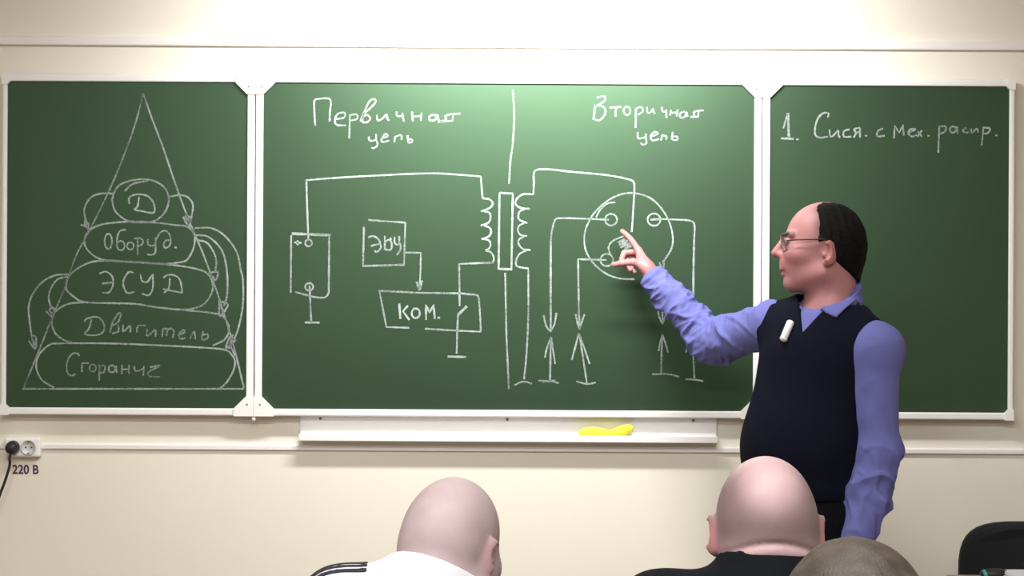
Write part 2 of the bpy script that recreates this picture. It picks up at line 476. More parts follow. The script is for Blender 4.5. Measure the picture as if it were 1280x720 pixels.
# --- middle board
chalk(bc, 'chalk_lettering', 'chalk heading Первичная', [
    [(394,157),(393,140),(393,126.5),(396.5,124),(409.5,123),(413.6,127),(412.5,140),(412,152)],
    [(419.4,149),(430,147),(431,141),(422.7,142),(418.6,149.4),(421,156),(432.5,156.8)],
    S((436.6,173),(437.4,143)), [(437.4,144),(445.6,143),(446.5,148.5),(437.4,151)],
    [(450.5,152),(455.5,139.5),(462,126.4),(468.6,124),(469.4,128),(462,136),(454.6,143),(453,152),(458.8,152.7),(463,148),(459,143.6),(455,145)],
    [(471,143.6),(472,150),(477,149),(483.5,143),(484,148),(486.6,151)],
    [(495.7,139.5),(496.5,145),(503,145)], S((503,141),(504.7,152)),
    S((515,139.5),(516,152)), S((527,141),(526,151)), S((516,146),(526,145)),
    [(545.7,143.6),(538,144.5),(536.7,150),(544,150),(546.5,143.6),(549,153.5)],
    [(550.6,152),(558,149.5),(556.4,145.3),(563.8,142.8),(576,142)], S((566.5,143),(565.4,152)), S((551,152.3),(565,151))], 'chalk', 2.8)
chalk(bc, 'chalk_lettering', 'chalk word цепь under the left heading', [
    [(461,170.7),(462,175.6),(469.4,174.8),(470,167.4)], [(470,174),(472,181),(467,185.5),(464.5,184)],
    [(476.8,173),(485,170),(481.7,167.4),(476.8,174),(478.4,177.6),(486.6,175.6)], [(493,178),(494,170)], [(494,171),(501.4,169),(502,175)],
    [(509.6,169),(510.4,178),(515.4,177),(514.5,174),(510,174.5)]], 'chalk', 2.6)
chalk(bc, 'chalk_diagram', 'chalk wire from battery over to the left coil', [
    [(382,225.4),(410,223),(447.8,220.6),(480,219),(511.7,217.4),(543.6,216.7),(575,218.5),(601,220.6)],
    S((383,225.4),(384,260),(385.5,300))], 'chalk', 2.7)
chalk(bc, 'chalk_diagram', 'chalk battery box with plus and ground', [
    S((364.6,292),(413.5,294),w=4), S((411.5,294),(411,366),w=3), [(411,366),(406,371.7),(391.7,371),(368.8,364.8)], S((364,294),(363.5,366)),
    S((367.7,303),(377,303.7),w=3), S((372,300.5),(372,306.5),w=3), ell(385.8,303.7,4.2,4.2), ell(386.5,358.5,5,4.6),
    S((387,357),(387.5,370),(389,401)), S((381,403),(399.6,403.3),w=3.2)], 'chalk_mid')
chalk(bc, 'chalk_diagram', 'square chalk box and its arrow', [
    S((460.4,275),(507.3,278.3)), S((506.7,278.3),(505,331.5)), S((453,332.5),(506,331),w=3.2), S((455,283.5),(453.7,332.5),w=3),
    S((505,315.6),(526,316),(525.8,335),(524.5,360)), [(520.6,352.3),(524.5,362),(527.7,350.7)], [(522.5,354),(524.5,361)]], 'chalk_mid')
chalk(bc, 'chalk_lettering', 'chalk letters ЭБУ in the square box', [
    [(460.4,297),(465.6,295),(472,298),(475,303),(476,309.6),(471,315),(468,313)], [(463.5,307.5),(475,304.5)],
    S((481,295),(481,312.7)), [(481,303),(486,299.5),(489.6,304),(488.5,312),(482,312)], [(488,297),(489,300)],
    [(493,303),(496,306),(499,304),(499,295)], [(493.5,296),(493,303)], [(499,303),(501,308),(499.5,314),(495.8,319)]], 'chalk_mid', 2.6)
chalk(bc, 'chalk_diagram', 'slanted chalk box with switch to ground', [
    S((473.4,363.5),(524.5,366),(575.6,366.7),(594,368.5)), [(594,368.5),(598,371),(600,392),(601,414.6)], S((601,414.6),(565,413),(531,410.8)), S((511.7,409.8),(483,408.8),(474.3,363.5)),
    S((617,328),(574,330),(574.6,382.7)), S((583.6,382.7),(572.4,393.8),w=4), S((572.4,393.8),(571.5,415),(570.8,442)), S((559.6,445.6),(582.6,446.2),w=3.4)], 'chalk_mid')
chalk(bc, 'chalk_lettering', 'chalk letters КОМ. in the slanted box', [
    S((499,379.5),(500.5,398.6),w=3.4), S((510,382),(503.7,389),(511.7,400),w=3.2), ell(519.7,391.6,5,6),
    S((532.5,400),(532.5,381),(537,390.6),(542,381),(543.6,398.6),w=3.2), S((547,397),(550,397.3),w=3)], 'chalk', 3.0)
chalk(bc, 'chalk_diagram', 'left chalk coil', [
    [(601,220.4),(602,234),(603.3,247.8)], [(603.3,247.8),(612,249.3),(616,254.4),(612,260),(601,264.4)], [(605,264.4),(611,265.5),(613.3,270),(611,277.8),(601,282)],
    [(605,282),(611,284),(614,289),(611,295.5),(602,299)], [(605,299),(611,300.5),(613.3,305.5),(611,311),(606.7,313.3)], [(607,313.5),(613,315),(617,321),(615.5,327.8),(603.3,329)]], 'chalk', 2.7)
chalk(bc, 'chalk_diagram', 'tall narrow chalk core between the coils', [
    S((624.4,241),(641,242),(639.3,336.7),(623.3,336),(624.4,241),w=3.2)], 'chalk', 3)
chalk(bc, 'chalk_diagram', 'upright chalk line above the coils', [
    [(641,112),(642.7,144),(641,179),(638,201),(636.3,230)]], 'chalk_mid', 3.0)
chalk(bc, 'chalk_diagram', 'upright chalk line below the coils', [S((631.5,341),(633,418),(636,486.5))], 'chalk_mid', 3.0)
chalk(bc, 'chalk_diagram', 'right chalk coil', [
    [(666.7,243),(654.4,242.7),(646.7,247.8),(644.4,254.4),(650,259.5),(662,261)], [(657,261),(650,264),(648,269),(649,274.4),(659,279)], [(655,279),(649,282),(647.3,287.8),(651,293.8),(659,295)],
    [(655,296),(649,299),(648,304.4),(653.3,311),(663.3,312.7)], [(658,313),(650,317),(645.5,324.4),(645.5,332),(652,334.4),(660.7,335.5)]], 'chalk', 2.6)
chalk(bc, 'chalk_diagram', 'chalk wire from the right coil into the circle', [
    [(666.7,243),(667.3,228),(667.3,216.7),(672,212),(690,212),(713,214.6),(757.8,218.8),(783,223.5),(791.5,227),(793,233),(792.3,249.7),(791,270),(789.7,290)]], 'chalk', 2.7)
chalk(bc, 'chalk_diagram', 'chalk wire from the right coil down to ground', [
    [(660.3,336.7),(660.3,396),(658,443.8),(655,474)], [(642.8,481.5),(654,477),(665,479.6)]], 'chalk_mid', 2.7)
chalk(bc, 'chalk_diagram', 'large chalk circle with small circles inside', [
    [(828.3,328.3),(838.8,311.7),(841,297),(836.7,278),(826,259.6),(811.7,247),(793,241.5),(776,243),(759.6,251),(743,266),(733.5,282.5),(730.4,297),(732.5,313.8),(743,330.4),(757.5,342),(774,348),(793,349)],
    [(769,253),(759.6,254.4),(750,262.7),(745,272)], ell(763.75,274.6,7.5,7.2), ell(817.5,274.6,8,7.6), ell(758.5,325,8,7.6), S((813,274.6),(824,274.6)),
    [(762.7,318),(760.6,309.6),(764,303),(770,299),(782.5,294)], [(772,303),(781,299),(774,306),(786,300),(776,309),(790,303),(781,311),(793,306)], [(824,328),(828,336),(830,328),(829,338)]], 'chalk_mid', 2.6)
chalk(bc, 'chalk_diagram', 'left pair of chalk leads with spark gaps to ground', [
    [(761,274.7),(728,273.3),(702,272.7),(694,275),(690,288),(688.5,300)], S((688.5,300),(688.3,360),(688.5,415),w=3), [(679.5,394),(683,408),(689,415)], [(695.5,391),(693,405),(689,413)],
    S((688.5,423),(687.5,475.7),w=3), [(681,447),(684,434),(689,421.4)], [(689,422),(691,436),(694,455)], [(673,475.7),(688,476.5),(698.7,479)], S((678,477.5),(694,475.5)),
    S((758,325),(722.6,324),(723.6,392.6),(725,411.8)), [(719.5,392.6),(722,404),(724.5,411.8)], [(730.6,392.6),(727,403),(724.5,411)],
    S((724,416.6),(728,442),(733.8,480.5)), [(714.7,450),(719,434),(723.6,416.6)], [(723.6,417),(730,434),(737,455)], [(720.4,476.7),(734,480),(745,478)]], 'chalk_mid', 2.6)
chalk(bc, 'chalk_diagram', 'right pair of chalk leads with spark gaps to ground', [
    [(817,273.7),(845,274.5),(863,276),(868,281.7),(867.6,300)], S((867.6,300),(866.8,340),(866.4,405),w=3), S((866.4,412),(866.4,443.8),(868,472.5)), [(856.8,474),(868,474.5),(879,476.4)], [(861.6,423),(859,432),(857.5,440.6)], [(870,424),(873,437)],
    S((828,336),(828,384),(828,405)), [(821.7,384.7),(824,396),(828,405.4)], [(834,386),(831,397),(828,405)], [(823.3,439),(825,429),(828,418)], [(828,418),(832,430),(835,440.6)], S((828,418),(827,440),(826.5,466)), [(815.3,467.7),(834.5,467.7),(849,471)]], 'chalk_mid', 2.5)
chalk(bc, 'chalk_lettering', 'chalk heading Вторичная', [
    [(746,122.5),(751,120.5),(756,120.6),(755.6,126),(750,130),(743.75,132.5),(751,132),(755,134.4),(757,139),(755.6,143.75),(752,148.5),(747.5,150.6),(740.6,148)], [(744,131),(742,148.75)],
    S((762,134.4),(777,133.75)), S((770,134.4),(769.4,145.6)), ell(783.75,138.5,4.2,5.2), S((794.4,160),(795,135)), [(795,136),(801,133.75),(803.75,138.75),(797.5,143.5)],
    [(808.75,133.75),(809.4,140.6),(813,140.5),(816.5,136),(817,140),(818.75,142)], [(827.5,133.75),(828,139.4),(833,139.4)], S((832.8,137),(833,147.5)),
    S((838.75,137.5),(837.5,144.4)), S((847,137),(845.6,145.6)), S((838,141),(846.6,140.6)), [(856,139.4),(851,141),(849.4,144.5),(851,147),(856,146),(858,140),(859.4,146)],
    [(862.5,146),(868,144.5),(867,140.5),(873,138.5),(879.4,138)], S((873.5,138.5),(872.5,146)), S((863,146.4),(873,145.8))], 'chalk', 2.6)
chalk(bc, 'chalk_lettering', 'chalk word цепь under the right heading', [
    [(797,165),(798,173),(807,171),(807,167)], [(807,171),(808,178.75),(803.75,181),(801,178.75)], [(813,171),(822.5,167),(817.5,165),(813,171),(816,175.6),(823.75,173.75)],
    [(826,175.6),(828,168)], [(828,169.5),(833,170),(832.5,174.4)], [(841,165),(840,173.75),(846,175),(847,171),(840.6,170.6)]], 'chalk', 2.6)

# --- right wing
for word, st in (
    ('number 1.', [[(979,160.6),(982,151),(984.7,141.3)], S((984.9,141.3),(986,170.8),w=4), S((976.3,173),(992,173.5),w=3), S((995,174.2),(998.3,174.2),w=3)]),
    ('word Сист.', [[(1034.6,147),(1035.7,141.8),(1029,141.3),(1023,147),(1019.8,155),(1018.7,167.4),(1024.4,172),(1034.6,170.8)], [(1036.8,161.7),(1038,170.8),(1042,169),(1047.5,163),(1048,169),(1050,172)],
        [(1061.8,161.7),(1055,164),(1055,170.8),(1064,170.8)], [(1067,172),(1070,166),(1067.4,161.7),(1075,159.5)], [(1075,160),(1075,172)], [(1069.7,166),(1075,165)], S((1081,169.6),(1084,169.8))]),
    ('letter с', [[(1103.7,160.6),(1097,164),(1097,170.3),(1106,169.6)]]),
    ('word мех.', [S((1117.3,173),(1118.4,157),(1124,166),(1128.6,156),(1129.7,169.6)),
        [(1135.4,166),(1144.4,161.7),(1137.6,161.7),(1135.4,167),(1140,170.8),(1145.6,168.5)], [(1147,164),(1152.4,170.8)], [(1152.4,162.8),(1146.7,171)], S((1159,169.6),(1162,169.8))]),
    ('word распр.', [S((1172.8,191),(1174,157)), [(1174,158),(1182,158.3),(1180.7,165),(1174,167.4)], ell(1191,162,3.8,3.8), [(1196,158),(1197,167)], [(1208,159.5),(1203.4,163),(1206.7,166),(1211,165)],
        [(1213.5,160.6),(1214.7,166),(1221,160.6),(1222.6,166)], S((1227,182),(1229.4,158.3)), [(1229.4,159.5),(1237.3,160.6),(1235,166),(1229,167.4)], S((1244,169),(1246.5,169.4))])):
    chalk(br_, 'chalk_lettering', 'chalk ' + word + ' on the right wing', st, 'chalk_mid', 2.7)

# ---------------------------------------------------------------- chalk tray, cloth
def chalk_tray():
    a = P(374, 523); c = P(897, 523)
    x0, x1 = a.x, c.x
    zt = ZB - 0.001; zf = 1.058
    r = root('chalk_tray', ((x0 + x1) / 2, 0.04, zf), 'long white chalk tray under the middle chalkboard', 'tray')
    MB().box((x0, 0.022, zf - .004), (x1, WALLY + .001, zt), 0.002).build('back_plate', M['white'], r)
    MB().box((x0, -0.010, zf - .006), (x1, 0.026, zf), 0.0015).build('shelf', M['white'], r)
    MB().box((x0, -0.016, zf - .014), (x1, -0.009, zf + .006), 0.002).build('lip', M['white'], r)
    for px in (401, 634, 866):
        q = P(px, 525.5 , 0.036)
        MB().disc((q.x, 0.0225, 1.108), (0, -1, 0), [(0, .0046), (.0015, .0042), (.003, .002)], 14).build('screw', M['grey'], r)
    return zf
TRAY_Z = chalk_tray()
# ---------------------------------------------------------------- implicit surfaces: smooth bodies, cloth, meshed by surface nets
F32 = np.float32
def smin(a, b, k):
    h = np.clip(0.5 + 0.5 * (b - a) / k, 0, 1)
    return b + (a - b) * h - k * h * (1 - h)
def smax(a, b, k): return -smin(-a, -b, k)
def vec(v): return np.array(v, dtype=F32)
def sph(p, c, r): return np.linalg.norm(p - vec(c), axis=1) - F32(r)
def elp(p, c, r, R=None):
    q = p - vec(c)
    if R is not None: q = q @ np.asarray(R, F32)
    r = vec(r)
    k0 = np.linalg.norm(q / r, axis=1); k1 = np.linalg.norm(q / (r * r), axis=1)
    return k0 * (k0 - 1) / np.maximum(k1, 1e-6)
def cone(p, a, b, ra, rb):
    a = vec(a); ba = vec(b) - a
    h = np.clip((p - a) @ ba / max(float(ba @ ba), 1e-9), 0, 1).astype(F32)
    return np.linalg.norm(p - a - h[:, None] * ba, axis=1) - (ra + (rb - ra) * h)
def rbox(p, c, half, r, R=None):
    q = p - vec(c)
    if R is not None: q = q @ np.asarray(R, F32)
    q = np.abs(q) - (vec(half) - r)
    return np.linalg.norm(np.maximum(q, 0), axis=1) + np.minimum(q.max(axis=1), 0) - r
def near(p, c, rad, fn):
    """evaluates fn only around c"""
    out = np.full(len(p), 0.5, F32)
    m = ((p - vec(c)) ** 2).sum(1) < rad * rad
    if m.any(): out[m] = fn(p[m])
    return out
def near_seg(p, a, b, rad, fn):
    out = np.full(len(p), 0.5, F32)
    m = cone(p, a, b, rad, rad) < 0
    if m.any(): out[m] = fn(p[m])
    return out

class Noise:
    def __init__(s, seed, n=10):
        r = np.random.RandomState(seed)
        k = r.normal(size=(n, 3)); k /= np.linalg.norm(k, axis=1)[:, None]
        s.k = (k * r.uniform(0.6, 1.5, (n, 1))).astype(F32); s.p = r.uniform(0, 6.28, n).astype(F32)
        s.n = n
    def __call__(s, p, f):
        return np.sin((p * F32(f)) @ s.k.T + s.p).sum(1) / F32(math.sqrt(s.n))
NZ1, NZ2, NZ3 = Noise(3), Noise(5), Noise(8, 14)

def surface(fn, lo, hi, h):
    """sparse surface nets over the box lo..hi at cell size h -> verts, quads"""
    B = 8
    lo = np.array(lo, float); hi = np.array(hi, float)
    nb = np.ceil((hi - lo) / (h * B)).astype(int)
    I = np.stack(np.meshgrid(*[np.arange(n) for n in nb], indexing='ij'), -1).reshape(-1, 3)
    ctr = (lo + (I + 0.5) * B * h).astype(F32)
    d = np.concatenate([fn(c) for c in np.array_split(ctr, max(1, len(ctr) // 400000))])
    act = I[np.abs(d) < h * B * 0.9 + 0.014]
    g = np.stack(np.meshgrid(*[np.arange(B + 1)] * 3, indexing='ij'), -1)
    CV = []; CK = []; FA = []
    BIG = 1 << 20
    key = lambda a: (a[:, 0].astype(np.int64) * BIG + a[:, 1]) * BIG + a[:, 2]
    E = []
    for part in np.array_split(act, max(1, len(act) // 500)):
        if not len(part): continue
        pts = part[:, None, None, None, :] * B + g[None]
        v = fn((lo + pts.reshape(-1, 3) * h).astype(F32)).reshape(len(part), B + 1, B + 1, B + 1)
        s = v < 0
        cs = [[i, j, k] for i in (0, 1) for j in (0, 1) for k in (0, 1)]
        sl = lambda a, c: a[:, c[0]:c[0] + B, c[1]:c[1] + B, c[2]:c[2] + B]
        cnt = sum(sl(s, c).astype(np.int8) for c in cs)
        mx = (cnt > 0) & (cnt < 8)
        w = np.argwhere(mx)
        if not len(w): continue
        vals = {tuple(c): sl(v, c)[mx] for c in cs}
        acc = np.zeros((len(w), 3)); num = np.zeros(len(w))
        for ax in range(3):
            for c in cs:
                if c[ax]: continue
                e = list(c); e[ax] = 1
                a = vals[tuple(c)]; b_ = vals[tuple(e)]
                x = (a < 0) != (b_ < 0)
                t = np.where(x, a / np.where(x, a - b_, 1), 0)
                q = np.tile(np.array(c, float), (len(w), 1)); q[:, ax] = t
                acc += q * x[:, None]; num += x
                if c == [0, 0, 0]:
                    cell = part[w[x, 0]] * B + w[x, 1:]
                    E.append((ax, cell, (a < 0)[x]))
        cell = part[w[:, 0]] * B + w[:, 1:]
        CK.append(key(cell)); CV.append(lo + (cell + acc / num[:, None]) * h)
    CK = np.concatenate(CK); CV = np.concatenate(CV)
    o = np.argsort(CK); CK = CK[o]; CV = CV[o]
    def find(c):
        k = key(c); i = np.clip(np.searchsorted(CK, k), 0, len(CK) - 1)
        return np.where((CK[i] == k) & (c >= 0).all(1), i, -1)
    for ax, cell, sg in E:
        u, w_ = [(1, 2), (2, 0), (0, 1)][ax]
        du = np.zeros(3, int); du[u] = 1
        dw = np.zeros(3, int); dw[w_] = 1
        q = np.stack([find(cell - du - dw), find(cell - dw), find(cell), find(cell - du)], 1)
        ok = (q >= 0).all(1)
        q = q[ok]; sg = sg[ok]
        q[~sg] = q[~sg][:, ::-1]
        FA.append(q)
    return CV, np.concatenate(FA)

def relax(v, f, n=2, lam=0.4):
    for _ in range(n):
        acc = np.zeros_like(v); c = np.zeros(len(v))
        for i in range(4):
            a, b_ = f[:, i], f[:, (i + 1) % 4]
            np.add.at(acc, a, v[b_]); np.add.at(c, a, 1)
            np.add.at(acc, b_, v[a]); np.add.at(c, b_, 1)
        v = v + lam * (acc / np.maximum(c, 1)[:, None] - v)
    return v

def biggest(v, f):
    """keeps the largest connected piece"""
    lab = np.arange(len(v))
    while True:
        mn = lab[f].min(1)
        new = lab.copy()
        for i in range(4): np.minimum.at(new, f[:, i], mn)
        new = new[new]
        if (new == lab).all(): break
        lab = new
    k = np.bincount(lab).argmax()
    keep = lab == k
    idx = np.cumsum(keep) - 1
    return v[keep], idx[f[keep[f[:, 0]]]]

def implicit(name, fn, lo, hi, h, m, parent=None, loc=None, colour=None, smooth_n=1, label=None, one=False):
    v, f = surface(fn, lo, hi, h)
    if one: v, f = biggest(v, f)
    if smooth_n: v = relax(v, f, smooth_n)
    off = np.array(OFF[parent.name] if parent is not None else (loc or (0, 0, 0)), float)
    me = bpy.data.meshes.new(name)
    me.vertices.add(len(v)); me.vertices.foreach_set('co', (v - off).astype(F32).ravel())
    me.loops.add(len(f) * 4); me.loops.foreach_set('vertex_index', f.astype(np.int32).ravel())
    me.polygons.add(len(f)); me.polygons.foreach_set('loop_start', np.arange(0, len(f) * 4, 4, dtype=np.int32))
    me.polygons.foreach_set('use_smooth', np.ones(len(f), bool))
    me.update(calc_edges=True); me.validate()
    if colour is not None:
        c = colour(v)
        at = me.color_attributes.new('Col', 'FLOAT_COLOR', 'POINT')
        at.data.foreach_set('color', np.concatenate([c, np.ones((len(c), 1))], 1).astype(F32).ravel())
    if m: me.materials.append(m)
    ob = bpy.data.objects.new(name, me)
    link(ob, parent)
    if parent is None:
        ob.location = off; OFF[ob.name] = Vector(off)
    if label: ob['label'] = label
    return ob

# ---------------------------------------------------------------- wiping cloth in the tray
q = P(757, 541, -0.005)
def cloth_fn(p):
    a = elp(p, (q.x - .040, 0.007, TRAY_Z + .015), (.042, .013, .016))
    b_ = elp(p, (q.x + .010, 0.006, TRAY_Z + .011), (.040, .013, .013))
    c = elp(p, (q.x + .052, 0.007, TRAY_Z + .020), (.032, .012, .016), Matrix.Rotation(-.35, 3, 'Y'))
    d = smin(smin(a, b_, .012), c, .012)
    return smax(d + NZ1(p, 130) * .0014 + NZ2(p, 60) * .0012, (TRAY_Z + .0006) - p[:, 2], .003)
tag(implicit('cleaning_cloth', cloth_fn, (q.x - .1, -.05, TRAY_Z - .01), (q.x + .11, .035, TRAY_Z + .06), .003, M['cloth'], None, (q.x, 0, TRAY_Z)),
    'crumpled yellow cleaning cloth lying in the white chalk tray', 'cloth')

# ---------------------------------------------------------------- wall socket, plug, lettering
def wall_socket():
    a = P(8.5, 546, WALLY); c = P(53, 570.5, WALLY)
    x0, x1, z0, z1 = a.x, c.x, c.z, a.z
    zc = (z0 + z1) / 2
    r = root('wall_socket', ((x0 + x1) / 2, WALLY, zc), 'white double wall socket left of the chalk tray', 'socket')
    MB().box((x0, WALLY - .030, z0), (x1, WALLY + .001, z1), 0.007, 3).build('plate', M['white'], r, smooth=False)
    xs = (x0 + .028, x0 + .073)
    for k, x in enumerate(xs):
        rg = MB().disc((x, WALLY - .0295, zc), (0, -1, 0), [(0, .0225), (.004, .0225), (.0045, .0205), (.001, .0195), (.0005, .001)], 36).build('socket_ring', M['sock_grey'], r, smooth=True)
        for s in (-1, 1):
            MB().disc((x + s * .0085, WALLY - .0300, zc), (0, -1, 0), [(0, .0026), (.0004, .0026)], 12).build('pin_hole', M['dark'], rg)
            MB().box((x - .003, WALLY - .0335, zc + s * .0175 - .0015), (x + .003, WALLY - .0298, zc + s * .0175 + .0015)).build('earth_clip', M['grey'], rg)
    # the black plug in the left outlet
    x = xs[0]
    p = root('power_plug', (x, WALLY - .034, zc), 'black round plug with a hanging cable in the left outlet of the wall socket', 'plug')
    MB().disc((x, WALLY - .0345, zc), (0, -1, 0), [(0, .0185), (.014, .0195), (.024, .0175), (.032, .012), (.034, .004)], 30).build('plug_body', M['dark'], p, smooth=True)
    yk = WALLY - .052
    e = [Vector((x, yk, zc - .012)), Vector((x - .004, yk - .004, zc - .03)), P(12, 582, yk), P(6, 602, yk), P(-2, 624, yk + .004), P(-12, 660, yk + .02), P(-20, 720, yk + .03), P(-24, 800, yk + .035), Vector((-1.62, WALLY - .02, .06)), Vector((-1.72, WALLY - .03, .006)), Vector((-2.3, WALLY - .05, .006))]
    pts = []
    ee = [2 * e[0] - e[1]] + e + [2 * e[-1] - e[-2]]
    for i in range(1, len(ee) - 2):
        for k in range(8):
            t = k / 8
            a_, b_, c_, d_ = ee[i - 1], ee[i], ee[i + 1], ee[i + 2]
            pts.append(0.5 * ((2 * b_) + (c_ - a_) * t + (2 * a_ - 5 * b_ + 4 * c_ - d_) * t * t + (3 * b_ - a_ - 3 * c_ + d_) * t ** 3))
    MB().tube(pts, .0042, 10).build('cable', M['dark'], p, smooth=True)
M['sock_grey'] = mat('pale_grey_plastic', (0.62, 0.62, 0.62, 1), 0.4)
wall_socket()

def lettering(name, text, x0, x1, zb, h, y, m, label, cat):
    cu = bpy.data.curves.new('tmp', 'FONT'); cu.body = text; cu.extrude = 0.0; cu.offset = 0.022; cu.size = 1.0
    ob = bpy.data.objects.new('tmp', cu); COL.objects.link(ob)
    dg = bpy.context.evaluated_depsgraph_get()
    me = bpy.data.meshes.new_from_object(ob.evaluated_get(dg))
    V = np.array([v.co[:] for v in me.vertices]); Fc = [list(p_.vertices) for p_ in me.polygons]
    bpy.data.objects.remove(ob); bpy.data.meshes.remove(me)
    mn, mxx = V.min(0), V.max(0)
    s = (V - mn) / np.maximum(mxx - mn, 1e-9)
    n = len(V)
    X = np.stack([x0 + s[:, 0] * (x1 - x0), np.full(n, y), zb + s[:, 1] * h], 1)
    X2 = X.copy(); X2[:, 1] += 0.0012
    return tag(mesh_ob(name, np.concatenate([X, X2]), Fc + [[i + n for i in f[::-1]] for f in Fc], m, None, ((x0 + x1) / 2, y, zb)), label, cat)
a = P(15.5, 592.5, WALLY); c = P(48.5, 581, WALLY)
lettering('voltage_lettering', '220 B', a.x, c.x, a.z, c.z - a.z, WALLY - .0010, M['purple'], 'dark purple lettering 220 В on the wall under the double socket', 'lettering')

# ---------------------------------------------------------------- desk, office chair, papers at the right edge
def desk():
    x0, x1, y0, y1, zt = P(1183, 712, -.6).x, 2.45, -1.22, -.595, .748
    r = root('desk', ((x0 + x1) / 2, (y0 + y1) / 2, 0), 'tan wooden desk at the right edge with white papers on it', 'desk')
    MB().box((x0, y0, zt - .026), (x1, y1, zt), .003).build('desk_top', M['wood'], r)
    for x in (x0 + .04, x1 - .065):
        MB().box((x, y0 + .03, 0), (x + .025, y1 - .03, zt - .026), .002).build('side_panel', M['wood'], r)
    MB().box((x0 + .065, y0 + .08, .25), (x1 - .065, y0 + .098, zt - .026), .002).build('front_panel', M['wood'], r)
    return zt
DZ = desk()
def office_chair():
    cx, yb = 1.495, -.28
    r = root('office_chair', (cx, -.5, 0), 'black office chair behind the tan desk, rounded backrest', 'chair')
    # padded backrest: rounded outline with a soft front and back
    hw, z0, z1 = .228, .46, P(1290, 652, yb).z
    n = 40; ring = []
    zc = (z0 + z1) / 2; hz = (z1 - z0) / 2
    for k in range(n):
        t = 2 * math.pi * k / n
        e = 2 / 4.2
        x = math.copysign(abs(math.cos(t)) ** e, math.cos(t)) * hw
        z = math.copysign(abs(math.sin(t)) ** e, math.sin(t)) * hz
        ring.append((x, z))
    v = []; f = []
    lay = [(-.030, .90), (-.024, .965), (-.010, 1.0), (.012, 1.0), (.024, .97), (.030, .91)]
    for dy, s in lay:
        for x, z in ring:
            v.append((cx + x * s, yb + dy + .35 * x * x, zc + z * s))
    for i in range(len(lay) - 1):
        for k in range(n):
            f.append((i * n + k, i * n + (k + 1) % n, (i + 1) * n + (k + 1) % n, (i + 1) * n + k))
    f += [tuple(range(n - 1, -1, -1)), tuple((len(lay) - 1) * n + k for k in range(n))]
    mesh_ob('backrest', v, f, M['chair'], r, smooth=False)
    MB().box((cx - .235, -.74, .41), (cx + .235, -.30, .485), .03, 3).build('seat', M['chair'], r)
    MB().box((cx - .03, yb + .02, .40), (cx + .03, yb + .045, .62), .004).box((cx - .03, -.5, .385), (cx + .03, yb + .045, .41), .004).build('back_bracket', M['dark'], r)
    MB().disc((cx, -.5, .09), (0, 0, 1), [(0, .03), (.15, .03), (.151, .018), (.30, .018)], 20).build('gas_column', M['dark'], r, smooth=False)
    for k in range(5):
        t = 2 * math.pi * k / 5 + .3
        d = Vector((math.cos(t), math.sin(t), 0))
        c0 = Vector((cx, -.5, .11))
        lg = MB().tube([c0, c0 + d * .15, c0 + d * .27 + Vector((0, 0, -.03))], [.026, .02, .016], 10).build('base_leg', M['dark'], r)
        w = c0 + d * .26; w.z = .027
        MB().disc(w - d.cross(Vector((0, 0, 1))) * .018, d.cross(Vector((0, 0, 1))), [(0, .020), (.004, .027), (.032, .027), (.036, .020)], 18).build('caster', M['dark'], lg)
    for s in (-1, 1):
        MB().tube([(cx + s * .24, -.62, .44), (cx + s * .252, -.62, .50), (cx + s * .252, -.62, .64), (cx + s * .252, -.56, .675), (cx + s * .252, -.42, .675)], .014, 10).build('armrest', M['dark'], r)
office_chair()
def desk_things():
    y = -.66
    xl = P(1252, 705, y).x
    r = MB()
    for k in range(7):
        j = random.uniform(-.004, .004)
        r.box((xl + j, y - .27 + j, DZ + .0006 + k * .0034), (xl + .21 + j, y + j, DZ + .0006 + k * .0034 + .0032))
    tag(r.build('paper_stack', M['paper'], None, (xl + .1, y - .13, DZ)), 'stack of white paper on the tan desk beside the black case', 'paper')
    # dark rounded case with a teal edge
    c = P(1243, 716, -.66)
    def case(p):
        return elp(p, (c.x, -.672, DZ + .0145), (.042, .022, .0142))
    o = implicit('soft_case', case, (c.x - .07, -.71, DZ - .01), (c.x + .07, -.63, DZ + .05), .0025, M['dark'], None, (c.x, -.672, DZ))
    tag(o, 'small black rounded case with a teal edge lying on the tan desk', 'case')
    def band(p):
        return np.maximum(case(p) - .0012, np.abs(p[:, 0] + .25 * (p[:, 2] - DZ) - (c.x - .026)) - .0045)
    implicit('edge_band', band, (c.x - .06, -.71, DZ), (c.x + .06, -.63, DZ + .05), .0016, M['teal'], o, label='teal edge band')
desk_things()
# ---------------------------------------------------------------- people
def frame3(f, u):
    """columns: forward, left, up"""
    f = np.array(f, float); f /= np.linalg.norm(f)
    u = np.array(u, float); u = u - f * (u @ f); u /= np.linalg.norm(u)
    return np.stack([f, np.cross(u, f), u], 1)

